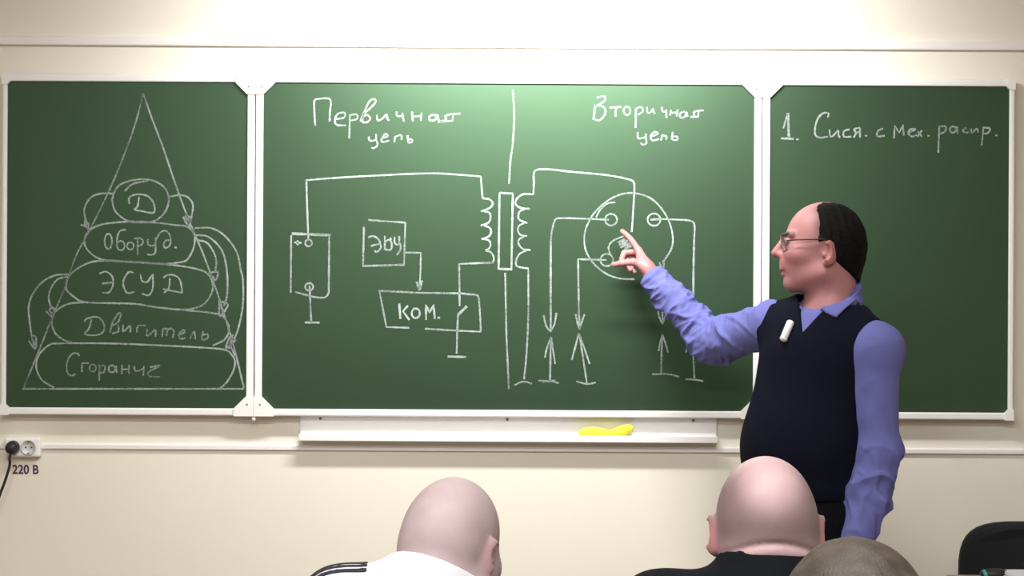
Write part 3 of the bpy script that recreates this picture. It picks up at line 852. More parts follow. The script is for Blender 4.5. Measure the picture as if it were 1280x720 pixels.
def head_fn(nose=1.0, jowl=0.0, ears=1.0, ear_out=30, eu=0.0, crease=0.0, ridge=1.0):
    """head in its own frame: x forward, y left, z up; origin midway between crown and chin"""
    def fn(q):
        y = np.abs(q[:, 1]); m = np.stack([q[:, 0], y, q[:, 2]], 1).astype(F32)
        d = elp(m, (-.0120, 0, .016), (.0975, .0775, .0965))
        d = smin(d, elp(m, (-.040, 0, -.012), (.069, .070, .078)), .03)
        d = smin(d, elp(m, (.042, 0, -.040), (.056, .058 + jowl, .076)), .025)
        d = smin(d, cone(m, (.000, .052 + jowl, -.072), (.070, .014, -.098), .017 + jowl, .016), .025)
        d = smin(d, elp(m, (.060, .040, -.022), (.026, .024, .020)), .022)            # cheekbones
        d = smin(d, cone(m, (.092, .010, .026), (.073, .047, .029), .008 * ridge, .008 * ridge), .012)  # brow ridge
        d = smax(d, -elp(m, (.101, .031, .008), (.018, .017, .0115)), .012)             # eye sockets
        d = smin(d, sph(m, (.0755, .031, .007), .0122), .004)                           # eyeballs
        d = smin(d, elp(m, (.0815, .031, .0135), (.010, .016, .005)), .006)             # upper lids
        d = smin(d, cone(m, (.0935, 0, .014), (.1100 + .004 * nose, 0, -.016), .0075, .0105 * nose), .010)
        d = smin(d, sph(m, (.1000, .0105, -.021), .0088 * nose), .007)
        d = smin(d, elp(m, (.0890, 0, -.046), (.014, .026, .020)), .015)                # muzzle
        d = smin(d, elp(m, (.0955, 0, -.0585), (.0085, .021, .0058)), .006)
        d = smin(d, elp(m, (.0930, 0, -.0715), (.0085, .018, .0065)), .006)
        d = smax(d, -elp(m, (.1050, 0, -.0650), (.0125, .025, .0016)), .004)            # mouth line
        d = smin(d, elp(m, (.0740, 0, -.0960), (.019, .022, .017)), .016)               # chin
        # ears
        a = math.radians(ear_out)
        Re = np.array([[math.cos(a), math.sin(a), 0], [-math.sin(a), math.cos(a), 0], [0, 0, 1]]).T
        ec = (-.020, .086, -.022 + eu)
        e = elp(m, ec, (.0185 * ears, .0065, .0325 * ears), Re)
        e = smin(e, elp(m, (-.011, .081, -.047 + eu), (.009, .006, .010)), .006)
        e = smax(e, -elp(m, (-.012, .0925, -.020 + eu), (.0105, .0070, .0190), Re), .004)
        e = smin(e, elp(m, (-.006, .0815, -.028 + eu), (.005, .006, .007)), .004)
        d = smin(d, e, .006)
        if crease:      # fold of skin across the nape
            bk = np.clip((-m[:, 0] - .03) / .03, 0, 1)
            zc = m[:, 2] + .022 + .5 * m[:, 1] ** 2 / .06 * .4
            d = d + bk * crease * (1.3 * np.exp(-(zc / .0045) ** 2) - .9 * np.exp(-((zc + .014) / .010) ** 2))
        return d
    return fn

def hand_fn(Wp, u, s, p, curls, thumb, sc=1.0):
    """wrist, finger direction, thumb side, palm side"""
    Wp, u, s, p = [np.array(x, float) for x in (Wp, u, s, p)]
    at = lambda a, b_, c: Wp + (u * a + s * b_ + p * c) * sc
    R = np.stack([u, s, p], 1)
    segs = []
    kn = [(.093, .030, .0), (.096, .010, -.002), (.091, -.010, -.001), (.083, -.029, .001)]
    ln = [(.044, .026, .021), (.049, .030, .021), (.045, .028, .021), (.035, .021, .019)]
    rd = [.0103, .0105, .0100, .0090]
    spread = [.0, -.02, -.05, -.12]
    for i in range(4):
        c = at(*kn[i]); ang = 0.0
        r0 = rd[i] * sc
        for j in range(3):
            ang += math.radians(curls[i][j])
            dr = (u * math.cos(ang) + p * math.sin(ang)) + s * spread[i] * math.cos(ang)
            dr /= np.linalg.norm(dr)
            n = c + dr * ln[i][j] * sc
            segs.append((c, n, r0, r0 * .93)); r0 *= .93
            c = n
    t0 = at(.022, .024, .008); r0 = .0125 * sc
    c = t0; tsegs = []
    for (a, b_, g), L_, r1 in zip(thumb, (.040, .034, .028), (.0112, .0100, .0082)):
        dr = u * a + s * b_ + p * g; dr /= np.linalg.norm(dr)
        n = c + dr * L_ * sc
        tsegs.append((c, n, r0, r1 * sc)); r0 = r1 * sc; c = n
    ctr = at(.09, 0, .01)
    def fn(P_):
        def g(q):
            d = rbox(q, at(.050, .0, .0), (.048 * sc, .038 * sc, .0135 * sc), .013 * sc, R)
            d = smin(d, cone(q, at(-.02, 0, 0), at(.03, 0, 0), .025 * sc, .024 * sc), .02)
            d = smin(d, elp(q, at(.035, .022, .010), (.034 * sc, .018 * sc, .016 * sc), R), .015)
            d = smin(d, elp(q, at(.035, -.024, .008), (.036 * sc, .014 * sc, .014 * sc), R), .012)
            fs = None
            for a, b_, r1, r2 in segs:
                e = cone(q, a, b_, r1, r2)
                d2 = e if fs is None else np.minimum(fs, e)
                fs = d2
            d = smin(d, fs, .008)
            ts = None
            for a, b_, r1, r2 in tsegs:
                e = cone(q, a, b_, r1, r2)
                ts = e if ts is None else smin(ts, e, .005)
            return smin(d, ts, .010)
        return near(P_, ctr, .19, g)
    return fn

def mixcol(base, col, w):
    return base + (np.array(col)[None] - base) * np.clip(w, 0, 1)[:, None]
def blob(q, c, r):
    return np.exp(-(((q - np.array(c)) / np.array(r)) ** 2).sum(1))

class Person:
    """joints in room coordinates; builds a body and offers cloth fields"""
    def __init__(s, **k):
        s.nape = -.082; s.trap_in = .03; s.stub_top = .045
        s.__dict__.update(k)
        s.Rh = frame3(s.hf, s.hu)
        s.Rt = frame3(s.tf, s.tu)       # chest
        s.Rp = frame3(s.pf, (0, 0, 1))  # pelvis
        s.hfn = head_fn(**s.headk)
        s.skull = lambda f, l, u: np.array(s.ho) + s.Rh @ (np.array([f, l, u]) * s.hs)
    def local(s, p): return (((p - np.array(s.ho)) @ s.Rh) / s.hs).astype(F32)
    def head(s, p):
        return near(p, s.ho, .19 * s.hs, lambda q: s.hfn(s.local(q)) * s.hs)
    def neck(s, p):
        a = s.skull(*s.nk_a); b_ = np.array(s.nk)
        return near_seg(p, a, b_, .2, lambda q: cone(q, a, b_, s.nk_r[0], s.nk_r[1]))
    def torso(s, p):
        R = s.Rt
        d = elp(p, s.chest, s.chest_r, R)
        d = smin(d, elp(p, s.belly, s.belly_r, s.Rp), .10)
        d = smin(d, elp(p, s.hip, s.hip_r, s.Rp), .08)
        for sh in (s.shL, s.shR):
            d = smin(d, cone(p, np.array(s.nk) - R[:, 2] * s.trap_in, sh, s.trap, .056), .05)
        return d
    def arm(s, p, side, extra=0.0, cut=False):
        a, b_, c = (s.shL, s.elL, s.wrL) if side == 'L' else (s.shR, s.elR, s.wrR)
        r = s.arm_r
        d = smin(cone(p, a, b_, r[0] + extra, r[1] + extra), cone(p, b_, c, r[1] + extra, r[2] + extra), .03)
        return d
    def legs(s, p, extra=0.0):
        d = None
        for h_, k_, a_ in ((s.hpL, s.knL, s.anL), (s.hpR, s.knR, s.anR)):
            e = smin(cone(p, h_, k_, .082 + extra, .056 + extra), cone(p, k_, a_, .056 + extra, .038 + extra), .02)
            d = e if d is None else smin(d, e, .03)
        return d
    def foot(s, p, a_, extra=0.0):
        f = s.Rp[:, 0]
        a_ = np.array(a_)
        heel = np.array([a_[0], a_[1], .042]) - f * .02
        ball = np.array([a_[0], a_[1], .034]) + f * .11
        toe = np.array([a_[0], a_[1], .030]) + f * .165
        d = smin(cone(p, heel, ball, .036 + extra, .036 + extra), cone(p, ball, toe, .036 + extra, .026 + extra), .02)
        d = smin(d, cone(p, a_, heel, .036 + extra, .036 + extra), .03)
        return smax(d, -(p[:, 2] - .003), .006)
    def body(s, p):
        d = smin(s.head(p), s.neck(p), .030)
        d = smin(d, s.torso(p) + .022, .03)
        d = smin(d, s.arm(p, 'L', -.018), .03)
        d = smin(d, s.arm(p, 'R', -.018), .03)
        d = smin(d, s.legs(p, -.016), .03)
        for hf in s.hands: d = smin(d, hf(p), .012)
        for a_ in (s.anL, s.anR): d = smin(d, s.foot(p, a_, -.008), .02)
        return d
    def box(s, pad=.12):
        pts = np.array([s.ho, s.shL, s.shR, s.elL, s.elR, s.wrL, s.wrR, s.hpL, s.hpR, s.knL, s.knR, s.anL, s.anR, s.chest, s.belly, s.hip])
        lo, hi = pts.min(0) - pad - .10, pts.max(0) + pad + .10
        lo[2] = -.02
        return lo, hi
    def skin_colour(s, v):
        q = ((v - np.array(s.ho)) @ s.Rh) / s.hs
        my = np.stack([q[:, 0], np.abs(q[:, 1]), q[:, 2]], 1)
        c = np.tile(np.array(s.skin), (len(v), 1))
        on = (np.linalg.norm(q, axis=1) < .20).astype(float)
        red = np.array(s.skin) * np.array([.92, .62, .60])
        c = mixcol(c, red, on * 1.1 * blob(my, (-.018, .092, -.022), (.030, .016, .042)) * s.ear_red)
        c = mixcol(c, red, on * .6 * blob(my, (.07, .035, -.03), (.03, .03, .03)))
        c = mixcol(c, red, on * .6 * blob(my, (.112, 0, -.016), (.014, .016, .014)))
        c = mixcol(c, np.array(s.skin) * np.array([.72, .36, .38]), on * 1.2 * blob(my, (.100, 0, -.065), (.012, .020, .0085)))
        c = mixcol(c, (.02, .016, .014), on * s.brow * blob(my, (.090, .030, .031), (.020, .022, .0062)) * 2.2)
        c = mixcol(c, (.03, .02, .016), on * min(1, s.brow * 2) * 1.5 * blob(my, (.0875, .031, .0065), (.008, .006, .005)))
        if s.stubble > 0:     # clipped hair on the sides and back of a bald head
            w = 1 / (1 + np.exp((my[:, 2] - s.stub_top + .9 * np.maximum(-my[:, 0] - .055, 0)) / .010))
            w *= 1 / (1 + np.exp((my[:, 0] - .022) / .008)) * (1 / (1 + np.exp((s.nape - my[:, 2]) / .006)))
            w *= 1 - np.clip(1.3 * blob(my, (-.014, .090, -.024), (.03, .016, .04)), 0, 1)
            c = mixcol(c, np.array(s.stub_col), on * s.stubble * w)
        if s.thin > 0:     # thinning hair ahead of the dark hair
            w = 1 / (1 + np.exp((my[:, 0] - .014) / .006)) * (1 / (1 + np.exp((.012 - my[:, 2]) / .006))) * (1 / (1 + np.exp((my[:, 2] - .100) / .006)))
            c = mixcol(c, (.03, .02, .02), on * s.thin * w)
        if s.shade_jaw > 0:  # skin darker along jaw and throat
            w = 1 / (1 + np.exp((my[:, 2] + .045) / .012)) * (1 / (1 + np.exp((-.02 - my[:, 0]) / .02)))
            c = mixcol(c, np.array(s.skin) * np.array([.72, .66, .66]), on * s.shade_jaw * w)
        return np.clip(c, 0, 1)
    def build(s, label, loc, h=.004):
        lo, hi = s.box()
        s.ob = implicit('person', s.body, lo, hi, h, M['skin'], None, loc, s.skin_colour, 1)
        tag(s.ob, label, 'person', getattr(s, 'group', None))
        return s.ob

def folds(p, a, b_, lam, seed, slant=.5):
    """irregular creases running round the limb a-b"""
    a = np.array(a, F32); b_ = np.array(b_, F32)
    ax = b_ - a; L_ = np.linalg.norm(ax); ax = ax / L_
    e1 = np.cross(ax, vec((0, 1, 0.3))); e1 /= np.linalg.norm(e1); e2 = np.cross(ax, e1)
    r = p - a
    t = r @ ax
    th = np.arctan2(r @ e1, r @ e2)
    n1, n2, n3 = Noise(seed, 12), Noise(seed + 50, 12), Noise(seed + 90, 8)
    c_, s_ = np.cos(th), np.sin(th)
    q1 = np.stack([t / lam + slant * c_ * 1.4, c_ * .75, s_ * .75], 1).astype(F32)
    q2 = np.stack([t / lam * 1.7 - slant * s_ * 1.6, c_ * 1.2 + 3, s_ * 1.2], 1).astype(F32)
    w = np.clip(.65 + .5 * n3(p, 12), .1, 1.2)
    out = np.clip(1 - np.abs(n1(q1, 3.2)) * 1.25, 0, 1) ** 1.2 * w + .45 * np.clip(1 - np.abs(n2(q2, 3.2)) * 1.3, 0, 1) ** 1.3 * w
    return out, t / L_

# ================================================================ the teacher
tf = np.array((-.72, -.69, 0.0))
hO = np.array((.8205, -.55, 1.6175))
T = Person(
    ho=hO, hs=1.035, hf=(-1, .10, -.03), hu=(-.03, 0.03, 1), headk=dict(nose=1.0, jowl=.004),
    nk_a=(-.030, 0, -.040), nk=(.852, -.555, 1.425), nk_r=(.062, .068),
    tf=tf, tu=(.10, 0, 1), pf=(-.75, -.66, 0),
    chest=(.815, -.555, 1.275), chest_r=(.122, .165, .188),
    belly=(.772, -.575, 1.075), belly_r=(.140, .168, .155),
    hip=(.785, -.555, .93), hip_r=(.125, .165, .12),
    shL=(.948, -.675, 1.352), elL=(.955, -.675, 1.085), wrL=(.892, -.725, .850),
    shR=(.712, -.455, 1.405), elR=(.566, -.25, 1.352), wrR=(.408, -.145, 1.530),
    arm_r=(.062, .052, .040), trap=.070, trap_in=.0,
    hpL=(.845, -.625, .90), knL=(.84, -.66, .50), anL=(.86, -.64, .085),
    hpR=(.715, -.49, .90), knR=(.70, -.53, .50), anR=(.70, -.50, .085),
    skin=(.42, .195, .195), ear_red=.5, brow=1.0, stubble=0.0, thin=.75, shade_jaw=.35, hands=[])
def onb(u, hint):
    u = np.array(u, float); u /= np.linalg.norm(u)
    s_ = np.array(hint, float); s_ -= u * (s_ @ u); s_ /= np.linalg.norm(s_)
    return u, s_
# pointing right hand: thumb side towards the class, palm down-left
u, s_ = onb((-.36, .60, .71), (0, -1, 0))
p_ = -np.cross(u, s_)
T.hands.append(hand_fn(np.array(T.wrR) + u * .012, u, s_, p_,
    [(4, 8, 6), (62, 78, 45), (70, 82, 45), (72, 80, 45)],
    [(.60, .50, .62), (.36, .10, .92), (.36, -.05, .92)], .93))
# relaxed left hand at the hip
u, s_ = onb((-.25, -.12, -1), (-.70, -.6, 0))
p_ = np.cross(u, s_)
T.hands.append(hand_fn(np.array(T.wrL) + u * .012, u, s_, p_,
    [(18, 25, 15), (24, 30, 18), (28, 32, 20), (32, 34, 20)],
    [(.75, .5, .35), (.9, .1, .35), (.95, -.05, .3)], 1.0))
teacher = T.build('standing person in navy vest and violet-blue shirt pointing at the middle chalkboard', (.78, -.56, 0), .003)

def cutp(p, c, n):      # signed distance to a plane, positive on the side of n
    n = np.array(n, float); n /= np.linalg.norm(n)
    return ((p - np.array(c)) @ n).astype(F32)
L_ax = T.Rt[:, 1].astype(F32); F_ax = T.Rt[:, 0].astype(F32)
NKC = np.array((.853, -.557, 1.45))
def t_sleeve(p, side):
    a, e, w = (T.shL, T.elL, T.wrL) if side == 'L' else (T.shR, T.elR, T.wrR)
    k = .002 if side == 'L' else .006
    d = T.arm(p, side, k)
    f1, t1 = folds(p, a, e, .085 if side == 'L' else .040, 21 if side == 'L' else 31)
    f2, t2 = folds(p, e, w, .075 if side == 'L' else .034, 23 if side == 'L' else 37)
    if side == 'R':
        amp1 = .021 * np.clip(t1 * 1.6 - .1, 0.35, 1.1); amp2 = .022 * np.clip(1.15 - t2 * .8, .1, 1.1)
    else:
        amp1 = .012 * np.clip(.5 + 1.6 * (t1 - .45), .3, 1.3); amp2 = .016 * np.clip(1.2 - 1.5 * np.abs(t2 - .55), .3, 1.2)
    m = 1 / (1 + np.exp(((p - vec(e)) @ (vec(a) - vec(e)) / np.linalg.norm(vec(a) - vec(e)) - (p - vec(e)) @ (vec(w) - vec(e)) / np.linalg.norm(vec(w) - vec(e))) / .02))
    f = f1 * amp1 * (1 - m) + f2 * amp2 * m
    d = d - f + (.006 if side == 'R' else .003)
    if side == 'R':      # cloth sags below the bent elbow
        d = smin(d, elp(p, np.array(e) + np.array((.035, -.01, -.012)), (.062, .062, .040)) - f * .8, .03)
    else:
        d = smin(d, elp(p, np.array(e) + np.array((.022, 0, -.004)), (.042, .046, .026)) - f * .5, .03)
        d = smin(d, elp(p, np.array(a) + np.array((.012, .0, -.01)), (.064, .062, .062)), .03)
    wax = np.array(w) - np.array(e); wax /= np.linalg.norm(wax)
    return smax(d, cutp(p, np.array(w) + wax * .012, wax), .006)
def t_core(p):
    return T.torso(p)
def t_shirt_all(p):
    d = t_core(p) + .004
    d = smax(d, p[:, 2] - 1.475 - .35 * ((p - vec(NKC)) @ -F_ax), .004)
    d = smax(d, .945 - p[:, 2], .006)
    el = np.minimum(near_seg(p, T.shL, T.elL, .2, lambda q: t_sleeve(q, 'L')), near_seg(p, T.elL, T.wrL, .2, lambda q: t_sleeve(q, 'L')))
    er = np.minimum(near_seg(p, T.shR, T.elR, .2, lambda q: t_sleeve(q, 'R')), near_seg(p, T.elR, T.wrR, .2, lambda q: t_sleeve(q, 'R')))
    d = smin(smin(d, el, .025), er, .025)
    return smax(d, -(cone(p, NKC, NKC + np.array((.012, .0, .2)), .062, .062)), .004)
lo, hi = T.box()
implicit('shirt', t_shirt_all, (lo[0], lo[1], .80), (hi[0], hi[1], 1.68), .0035, M['shirt'], teacher)
def t_vest(p):
    n = NZ2(p, 9) * .0025 + NZ1(p, 18) * .0015
    d = t_core(p) - .008 - n
    l = (p - vec(T.chest)) @ L_ax; f = (p - vec(NKC)) @ F_ax
    zz = p[:, 2]
    lim = .158 + .10 * np.clip(zz - 1.30, -.1, .2)
    arm_hole = np.minimum(near_seg(p, T.shL, T.elL, .2, lambda q: T.arm(q, 'L', .003)), near_seg(p, T.shR, T.elR, .2, lambda q: T.arm(q, 'R', .003)))
    hole = smax(-arm_hole, np.abs(l) - lim, .01)
    lim = lim + .30 * np.clip((1.31 - zz) / .10, 0, 1) ** 2
    d = smax(d, np.abs(l) - lim, .006)
    # V neck
    ln = (p - vec(NKC)) @ L_ax
    v = smax(np.abs(ln) * .86 - (zz - 1.385) * .50, -f, .004)
    d = smax(d, -v, .005)
    d = smax(d, -cone(p, NKC + np.array((0, 0, -.02)), NKC + np.array((.012, .0, .2)), .090, .112), .004)
    # rib hem
    d = d - .004 * np.exp(-((zz - .975) / .02) ** 2)
    return smax(d, .952 - zz, .006)
implicit('vest', t_vest, (lo[0] + .1, lo[1], .90), (hi[0], hi[1] + .1, 1.56), .004, M['vest'], teacher)
def t_trouser(p):
    d = smin(T.legs(p, .008) - .002 * NZ1(p, 20) * (p[:, 2] < .9), elp(p, T.hip, np.array(T.hip_r) + .004, T.Rp), .05)
    return smax(smax(d, p[:, 2] - .99, .006), .075 - p[:, 2], .006)
implicit('trousers', t_trouser, (lo[0], lo[1], .04), (hi[0], hi[1], 1.02), .006, M['trouser'], teacher)
for a_ in (T.anL, T.anR):
    implicit('shoe', lambda p, a_=a_: smax(T.foot(p, a_, .005), p[:, 2] - .10, .006), np.array(a_) - np.array((.25, .25, .1)), np.array(a_) + np.array((.2, .2, .06)), .005, M['leather'], teacher)

# collar: a stand folded over into two pointed leaves that lie on the vest
def collar(parent, C, r0, under):
    C = np.array(C, F32)
    f_, l_ = F_ax[:2] / np.linalg.norm(F_ax[:2]), L_ax[:2] / np.linalg.norm(L_ax[:2])
    def fn(p):
        q = p[:, :2] - C - np.stack([.02 * (p[:, 2] - 1.45), 0 * p[:, 2]], 1)
        r = np.linalg.norm(q, axis=1)
        x, y = q @ f_, q @ l_
        a = np.degrees(np.abs(np.arctan2(y, x)))
        cz = 1.492 - .040 * np.cos(np.radians(a))
        drop = np.where(a > 43, .049 - .006 * np.clip((a - 43) / 60, 0, 1), .008 + .041 * np.clip((a - 19) / 24, 0, 1))
        z = p[:, 2]
        stand = np.maximum(np.abs(r - r0 + .003) - .0018, np.maximum(z - cz, cz - .045 - z))
        solid = np.maximum(r - r0 - .003, z - cz + .003)
        u = smin(under(p), solid, .022)
        rmax = r0 + .017 + .030 * np.clip(1 - np.abs(a - 43) / 45, 0, 1)
        leaf = smax(np.abs(u - .0045) - .0019, np.maximum(np.maximum(z - cz - .002, cz - drop - z), r - rmax), .0012)
        d = np.maximum(smin(stand, leaf, .003), (18 - a) * .0012)
        return np.where(r < .17, d, .1).astype(F32)
    implicit('collar', fn, (C[0] - .17, C[1] - .17, 1.38), (C[0] + .17, C[1] + .17, 1.56), .0022, M['shirt'], parent)
collar(teacher, (.853, -.556), .069, lambda p: np.minimum(t_vest(p), t_core(p) + .003))

# hair: a dark horseshoe round the bald crown
def hair_fn(p):
    def g(w):
        q = T.local(w)
        y = np.abs(q[:, 1])
        m = np.stack([q[:, 0], y, q[:, 2]], 1).astype(F32)
        sk = elp(m, (-.0120, 0, .016), (.0975, .0775, .0965))
        sk = smin(sk, elp(m, (-.040, 0, -.012), (.069, .070, .078)), .03)
        sk = smin(sk, cone(m, (-.030, 0, -.040), (-.034, 0, -.14), .0615, .064), .03)
        d = sk - .0062 - .0010 * NZ1(w, 240) - .0007 * NZ2(w, 420)
        top = .116 - .30 * np.maximum(-m[:, 0] - .070, 0)             # upper edge
        d = smax(d, m[:, 2] - top, .026)
        d = smax(d, m[:, 0] - (.013 + .03 * np.clip(m[:, 2] - .03, 0, .08) + .004 * NZ1(w, 70)), .024)
        d = smax(d, -(m[:, 2] + .042 + .85 * np.clip(-m[:, 0] - .030, 0, .08)), .016)   # nape
        ear = elp(m, (-.010, .080, -.030), (.024, .022, .040))
        d = smax(d, -ear, .006)
        low = smax(-(m[:, 2] + .008), -(m[:, 0] + .034), .006)          # nothing below the temple in front of the ear
        d = smax(d, np.minimum(m[:, 0] + .030, -(m[:, 2] - .004)) , .006)
        return d * T.hs
    return near(p, T.ho, .17, g)
implicit('hair', hair_fn, hO - .17, hO + .17, .0025, M['hair'], teacher)

def head_pt(per, f, l, u): return Vector(per.skull(f, l, u))
gl = root('glasses', (0, 0, 0), None, None)
gl.parent = teacher; gl.location = (0, 0, 0); OFF[gl.name] = OFF[teacher.name]
for s in (-1, 1):
    ring = [head_pt(T, .099 - .012 * abs(math.cos(k / 28 * 2 * math.pi) * .5 + .5 if s > 0 else .5 - math.cos(k / 28 * 2 * math.pi) * .5) * 1.0,
            s * .033 + .023 * math.cos(k / 28 * 2 * math.pi), .004 + .0165 * math.sin(k / 28 * 2 * math.pi)) for k in range(28)]
    MB().tube(ring, .0011, 6, closed=True).build('rim', M['rim'], gl, smooth=True)
    c = sum(ring, Vector()) / 28
    off = Vector(T.Rh[:, 0]) * .0006
    v = [c + off] + [r_ + off for r_ in ring] + [c - off] + [r_ - off for r_ in ring]
    f = [(0, 1 + k, 1 + (k + 1) % 28) for k in range(28)] + [(29, 30 + (k + 1) % 28, 30 + k) for k in range(28)] + [(1 + k, 30 + k, 30 + (k + 1) % 28, 1 + (k + 1) % 28) for k in range(28)]
    mesh_ob('lens', v, f, M['glass'], gl)
    MB().tube([head_pt(T, .087, s * .056, .012), head_pt(T, .075, s * .071, .013), head_pt(T, .02, s * .082, .013), head_pt(T, -.020, s * .084, .012), head_pt(T, -.034, s * .082, .0), head_pt(T, -.040, s * .079, -.016)], .0018, 8).build('temple', M['dark'], gl, smooth=True)
MB().tube([head_pt(T, .099, -.010, .008), head_pt(T, .108, 0, .013), head_pt(T, .099, .010, .008)], .0012, 6).build('bridge', M['rim'], gl, smooth=True)

# clip microphone on the vest
def project(fn, o, d, t0=0, t1=.6):
    """first hit of the ray with the surface fn = 0"""
    o = np.array(o, float); d = np.array(d, float); d /= np.linalg.norm(d)
    t = np.linspace(t0, t1, 1200)
    v = fn((o + t[:, None] * d).astype(F32))
    k = int(np.argmax(v < 0))
    return o + d * t[k]
camp = np.array((0, -DIST, CAMZ))
def on_surface(fn, px, py, y):
    t = np.array(P(px, py, y)); d = t - camp; d /= np.linalg.norm(d)
    return Vector(project(fn, t - d * .4, d, 0, .8))
m0 = on_surface(t_vest, 990.5, 402, -.6); m1 = on_surface(t_vest, 980.5, 426, -.6)
dv = Vector((-.5, -.85, .1)).normalized()
r = root('clip_microphone', m0, 'white clip microphone fastened to the navy vest below the shirt collar', 'microphone')
a0, a1 = m0 + dv * .010, m1 + dv * .010
MB().tube([a0 + (a0 - a1) * .04, a0, a0 + (a1 - a0) * .05, a0 + (a1 - a0) * .95, a1, a1 + (a1 - a0) * .04], [.004, .0085, .0102, .0102, .0085, .004], 16).build('capsule', M['white'], r, smooth=True)
MB().tube([a1 + (a0 - a1) * .10, a1 + (a0 - a1) * .02], [.0107, .0107], 16).build('end_ring', M['sock_grey'], r, smooth=True)
MB().tube([a0 + (a1 - a0) * .3 - dv * .004, a0 + (a1 - a0) * .75 - dv * .010], [.004, .003], 8).build('clip', M['grey'], r)

# ================================================================ the seated class
def seated(O, hf, hu, nk, shL, shR, hip, **k):
    O, nk, shL, shR, hip = [np.array(x, float) for x in (O, nk, shL, shR, hip)]
    f = np.array((0, 1, 0.0)); l = np.array((-1, 0, 0.0))
    tu = nk - hip
    ch = nk * .62 + hip * .38 + np.array((0, .03, 0))
    be = nk * .28 + hip * .72 + np.array((0, .04, 0))
    d = dict(ho=O, hf=hf, hu=hu, nk=nk, shL=shL, shR=shR, tf=f - .3 * np.array((0, 0, 1.0)), tu=tu, pf=(0, 1, 0),
        chest=ch, chest_r=(.120, .172, .19), belly=be, belly_r=(.13, .165, .15), hip=hip, hip_r=(.13, .175, .11),
        elL=shL + np.array((-.015, .15, -.20)), elR=shR + np.array((.015, .15, -.20)),
        hpL=hip + l * .09 + np.array((0, .02, -.0)), hpR=hip - l * .09 + np.array((0, .02, -.0)),
        knL=hip + l * .13 + np.array((0, .40, .01)), knR=hip - l * .13 + np.array((0, .40, .01)),
        anL=np.array((hip[0] - .13, hip[1] + k.get('shin', .44), .085)), anR=np.array((hip[0] + .13, hip[1] + k.get('shin', .44), .085)),
        arm_r=(.064, .052, .042), trap=.060, nk_a=(-.035, 0, -.045), nk_r=(.064, .066), hs=1.0, headk=dict(), hands=[], ear_red=1.0, brow=.8, shade_jaw=.2, stubble=0, thin=0)
    d['wrL'] = np.array((hip[0] - .09, hip[1] + .33, hip[2] + .155)); d['wrR'] = np.array((hip[0] + .09, hip[1] + .33, hip[2] + .155))
    d.update(k)
    pr = Person(**d)
    for w, sg in ((pr.wrL, 1), (pr.wrR, -1)):
        u, s__ = onb((sg * .35, .9, -.25), (sg * 1.0, 0, 0))
        pl = np.array((0, 0, -1.0)) - u * (u @ np.array((0, 0, -1.0))); pl /= np.linalg.norm(pl)
        s__ = np.cross(pl, u) * (1 if np.cross(pl, u)[0] * sg > 0 else -1)
        pr.hands.append(hand_fn(w + u * .01, u, s__, pl, [(12, 22, 14)] * 4, [(.7, .7, .2), (.95, .3, .2), (1, .1, .2)]))
    return pr
def dress(pr, top_m, leg_m, collar_z=.0, h=.005, col_r=.078, wr=.004, tilt=(0, 0, 0)):
    lo, hi = pr.box()
    ndir = (pr.skull(*pr.nk_a) - np.array(pr.nk)); ndir /= np.linalg.norm(ndir); ndir = ndir + np.array(tilt); ndir /= np.linalg.norm(ndir)
    nkp = np.array(pr.nk)
    def jacket(p):
        d = pr.torso(p) - .004
        for sd in 'LR':
            d = smin(d, pr.arm(p, sd, .006), .03)
        d = smin(d, cone(p, nkp - ndir * .03, nkp + ndir * (.045 + collar_z), col_r + .012, col_r), .02)
        d = d - wr * .5 * NZ1(p, 14) - wr * .6 * np.clip(NZ2(p, 26), 0, 2)
        t = (p - nkp.astype(F32)) @ ndir.astype(F32)
        d = smax(d, t - (.045 + collar_z), .005)
        d = smax(d, -cone(p, nkp + ndir * .012, nkp + ndir * .3, col_r - .010, col_r - .006), .004)
        for w, e in ((pr.wrL, pr.elL), (pr.wrR, pr.elR)):
            ax = np.array(w) - np.array(e); ax /= np.linalg.norm(ax)
            d = np.maximum(d, np.where(sph(p, w, .14) < 0, cutp(p, np.array(w) + ax * .01, ax), -1))
        return smax(d, (pr.hip[2] - .06) - p[:, 2], .006)
    j = implicit('jacket', jacket, lo, hi, h, top_m, pr.ob, one=True)
    def trous(p):
        d = smin(pr.legs(p, .006), elp(p, pr.hip, np.array(pr.hip_r) + .002, pr.Rp), .04)
        return smax(smax(d, p[:, 2] - (pr.hip[2] + .04), .006), .08 - p[:, 2], .006)
    implicit('trousers', trous, lo, hi, .008, leg_m, pr.ob)
    for a_ in (pr.anL, pr.anR):
        implicit('shoe', lambda p, a_=a_: smax(pr.foot(p, a_, .005), p[:, 2] - .10, .006), np.array(a_) - np.array((.12, .12, .1)), np.array(a_) + np.array((.12, .3, .06)), .006, M['leather'], pr.ob)
    return jacket
def class_chair(x, y, label):
    r = root('school_chair', (x, y, 0), label, 'chair', 'school chairs')
    zs = .412
    MB().box((x - .2, y - .2, zs - .014), (x + .2, y + .2, zs), .006).build('seat', M['wood'], r)
    MB().box((x - .19, y - .262, .62), (x + .19, y - .248, .79), .005).build('backrest', M['wood'], r)
    for s in (-1, 1):
        MB().tube([(x + s * .19, y + .18, 0), (x + s * .18, y + .16, zs - .014)], .011).build('leg', M['grey'], r)
        MB().tube([(x + s * .19, y - .20, 0), (x + s * .18, y - .20, zs - .014), (x + s * .18, y - .243, .66), (x + s * .18, y - .243, .78)], .011).build('leg', M['grey'], r)

rot = lambda yaw, pitch: (np.array((math.sin(yaw) * math.cos(pitch), math.cos(yaw) * math.cos(pitch), -math.sin(pitch))), np.array((math.sin(yaw) * math.sin(pitch), math.cos(yaw) * math.sin(pitch), math.cos(pitch))))
rad = math.radians
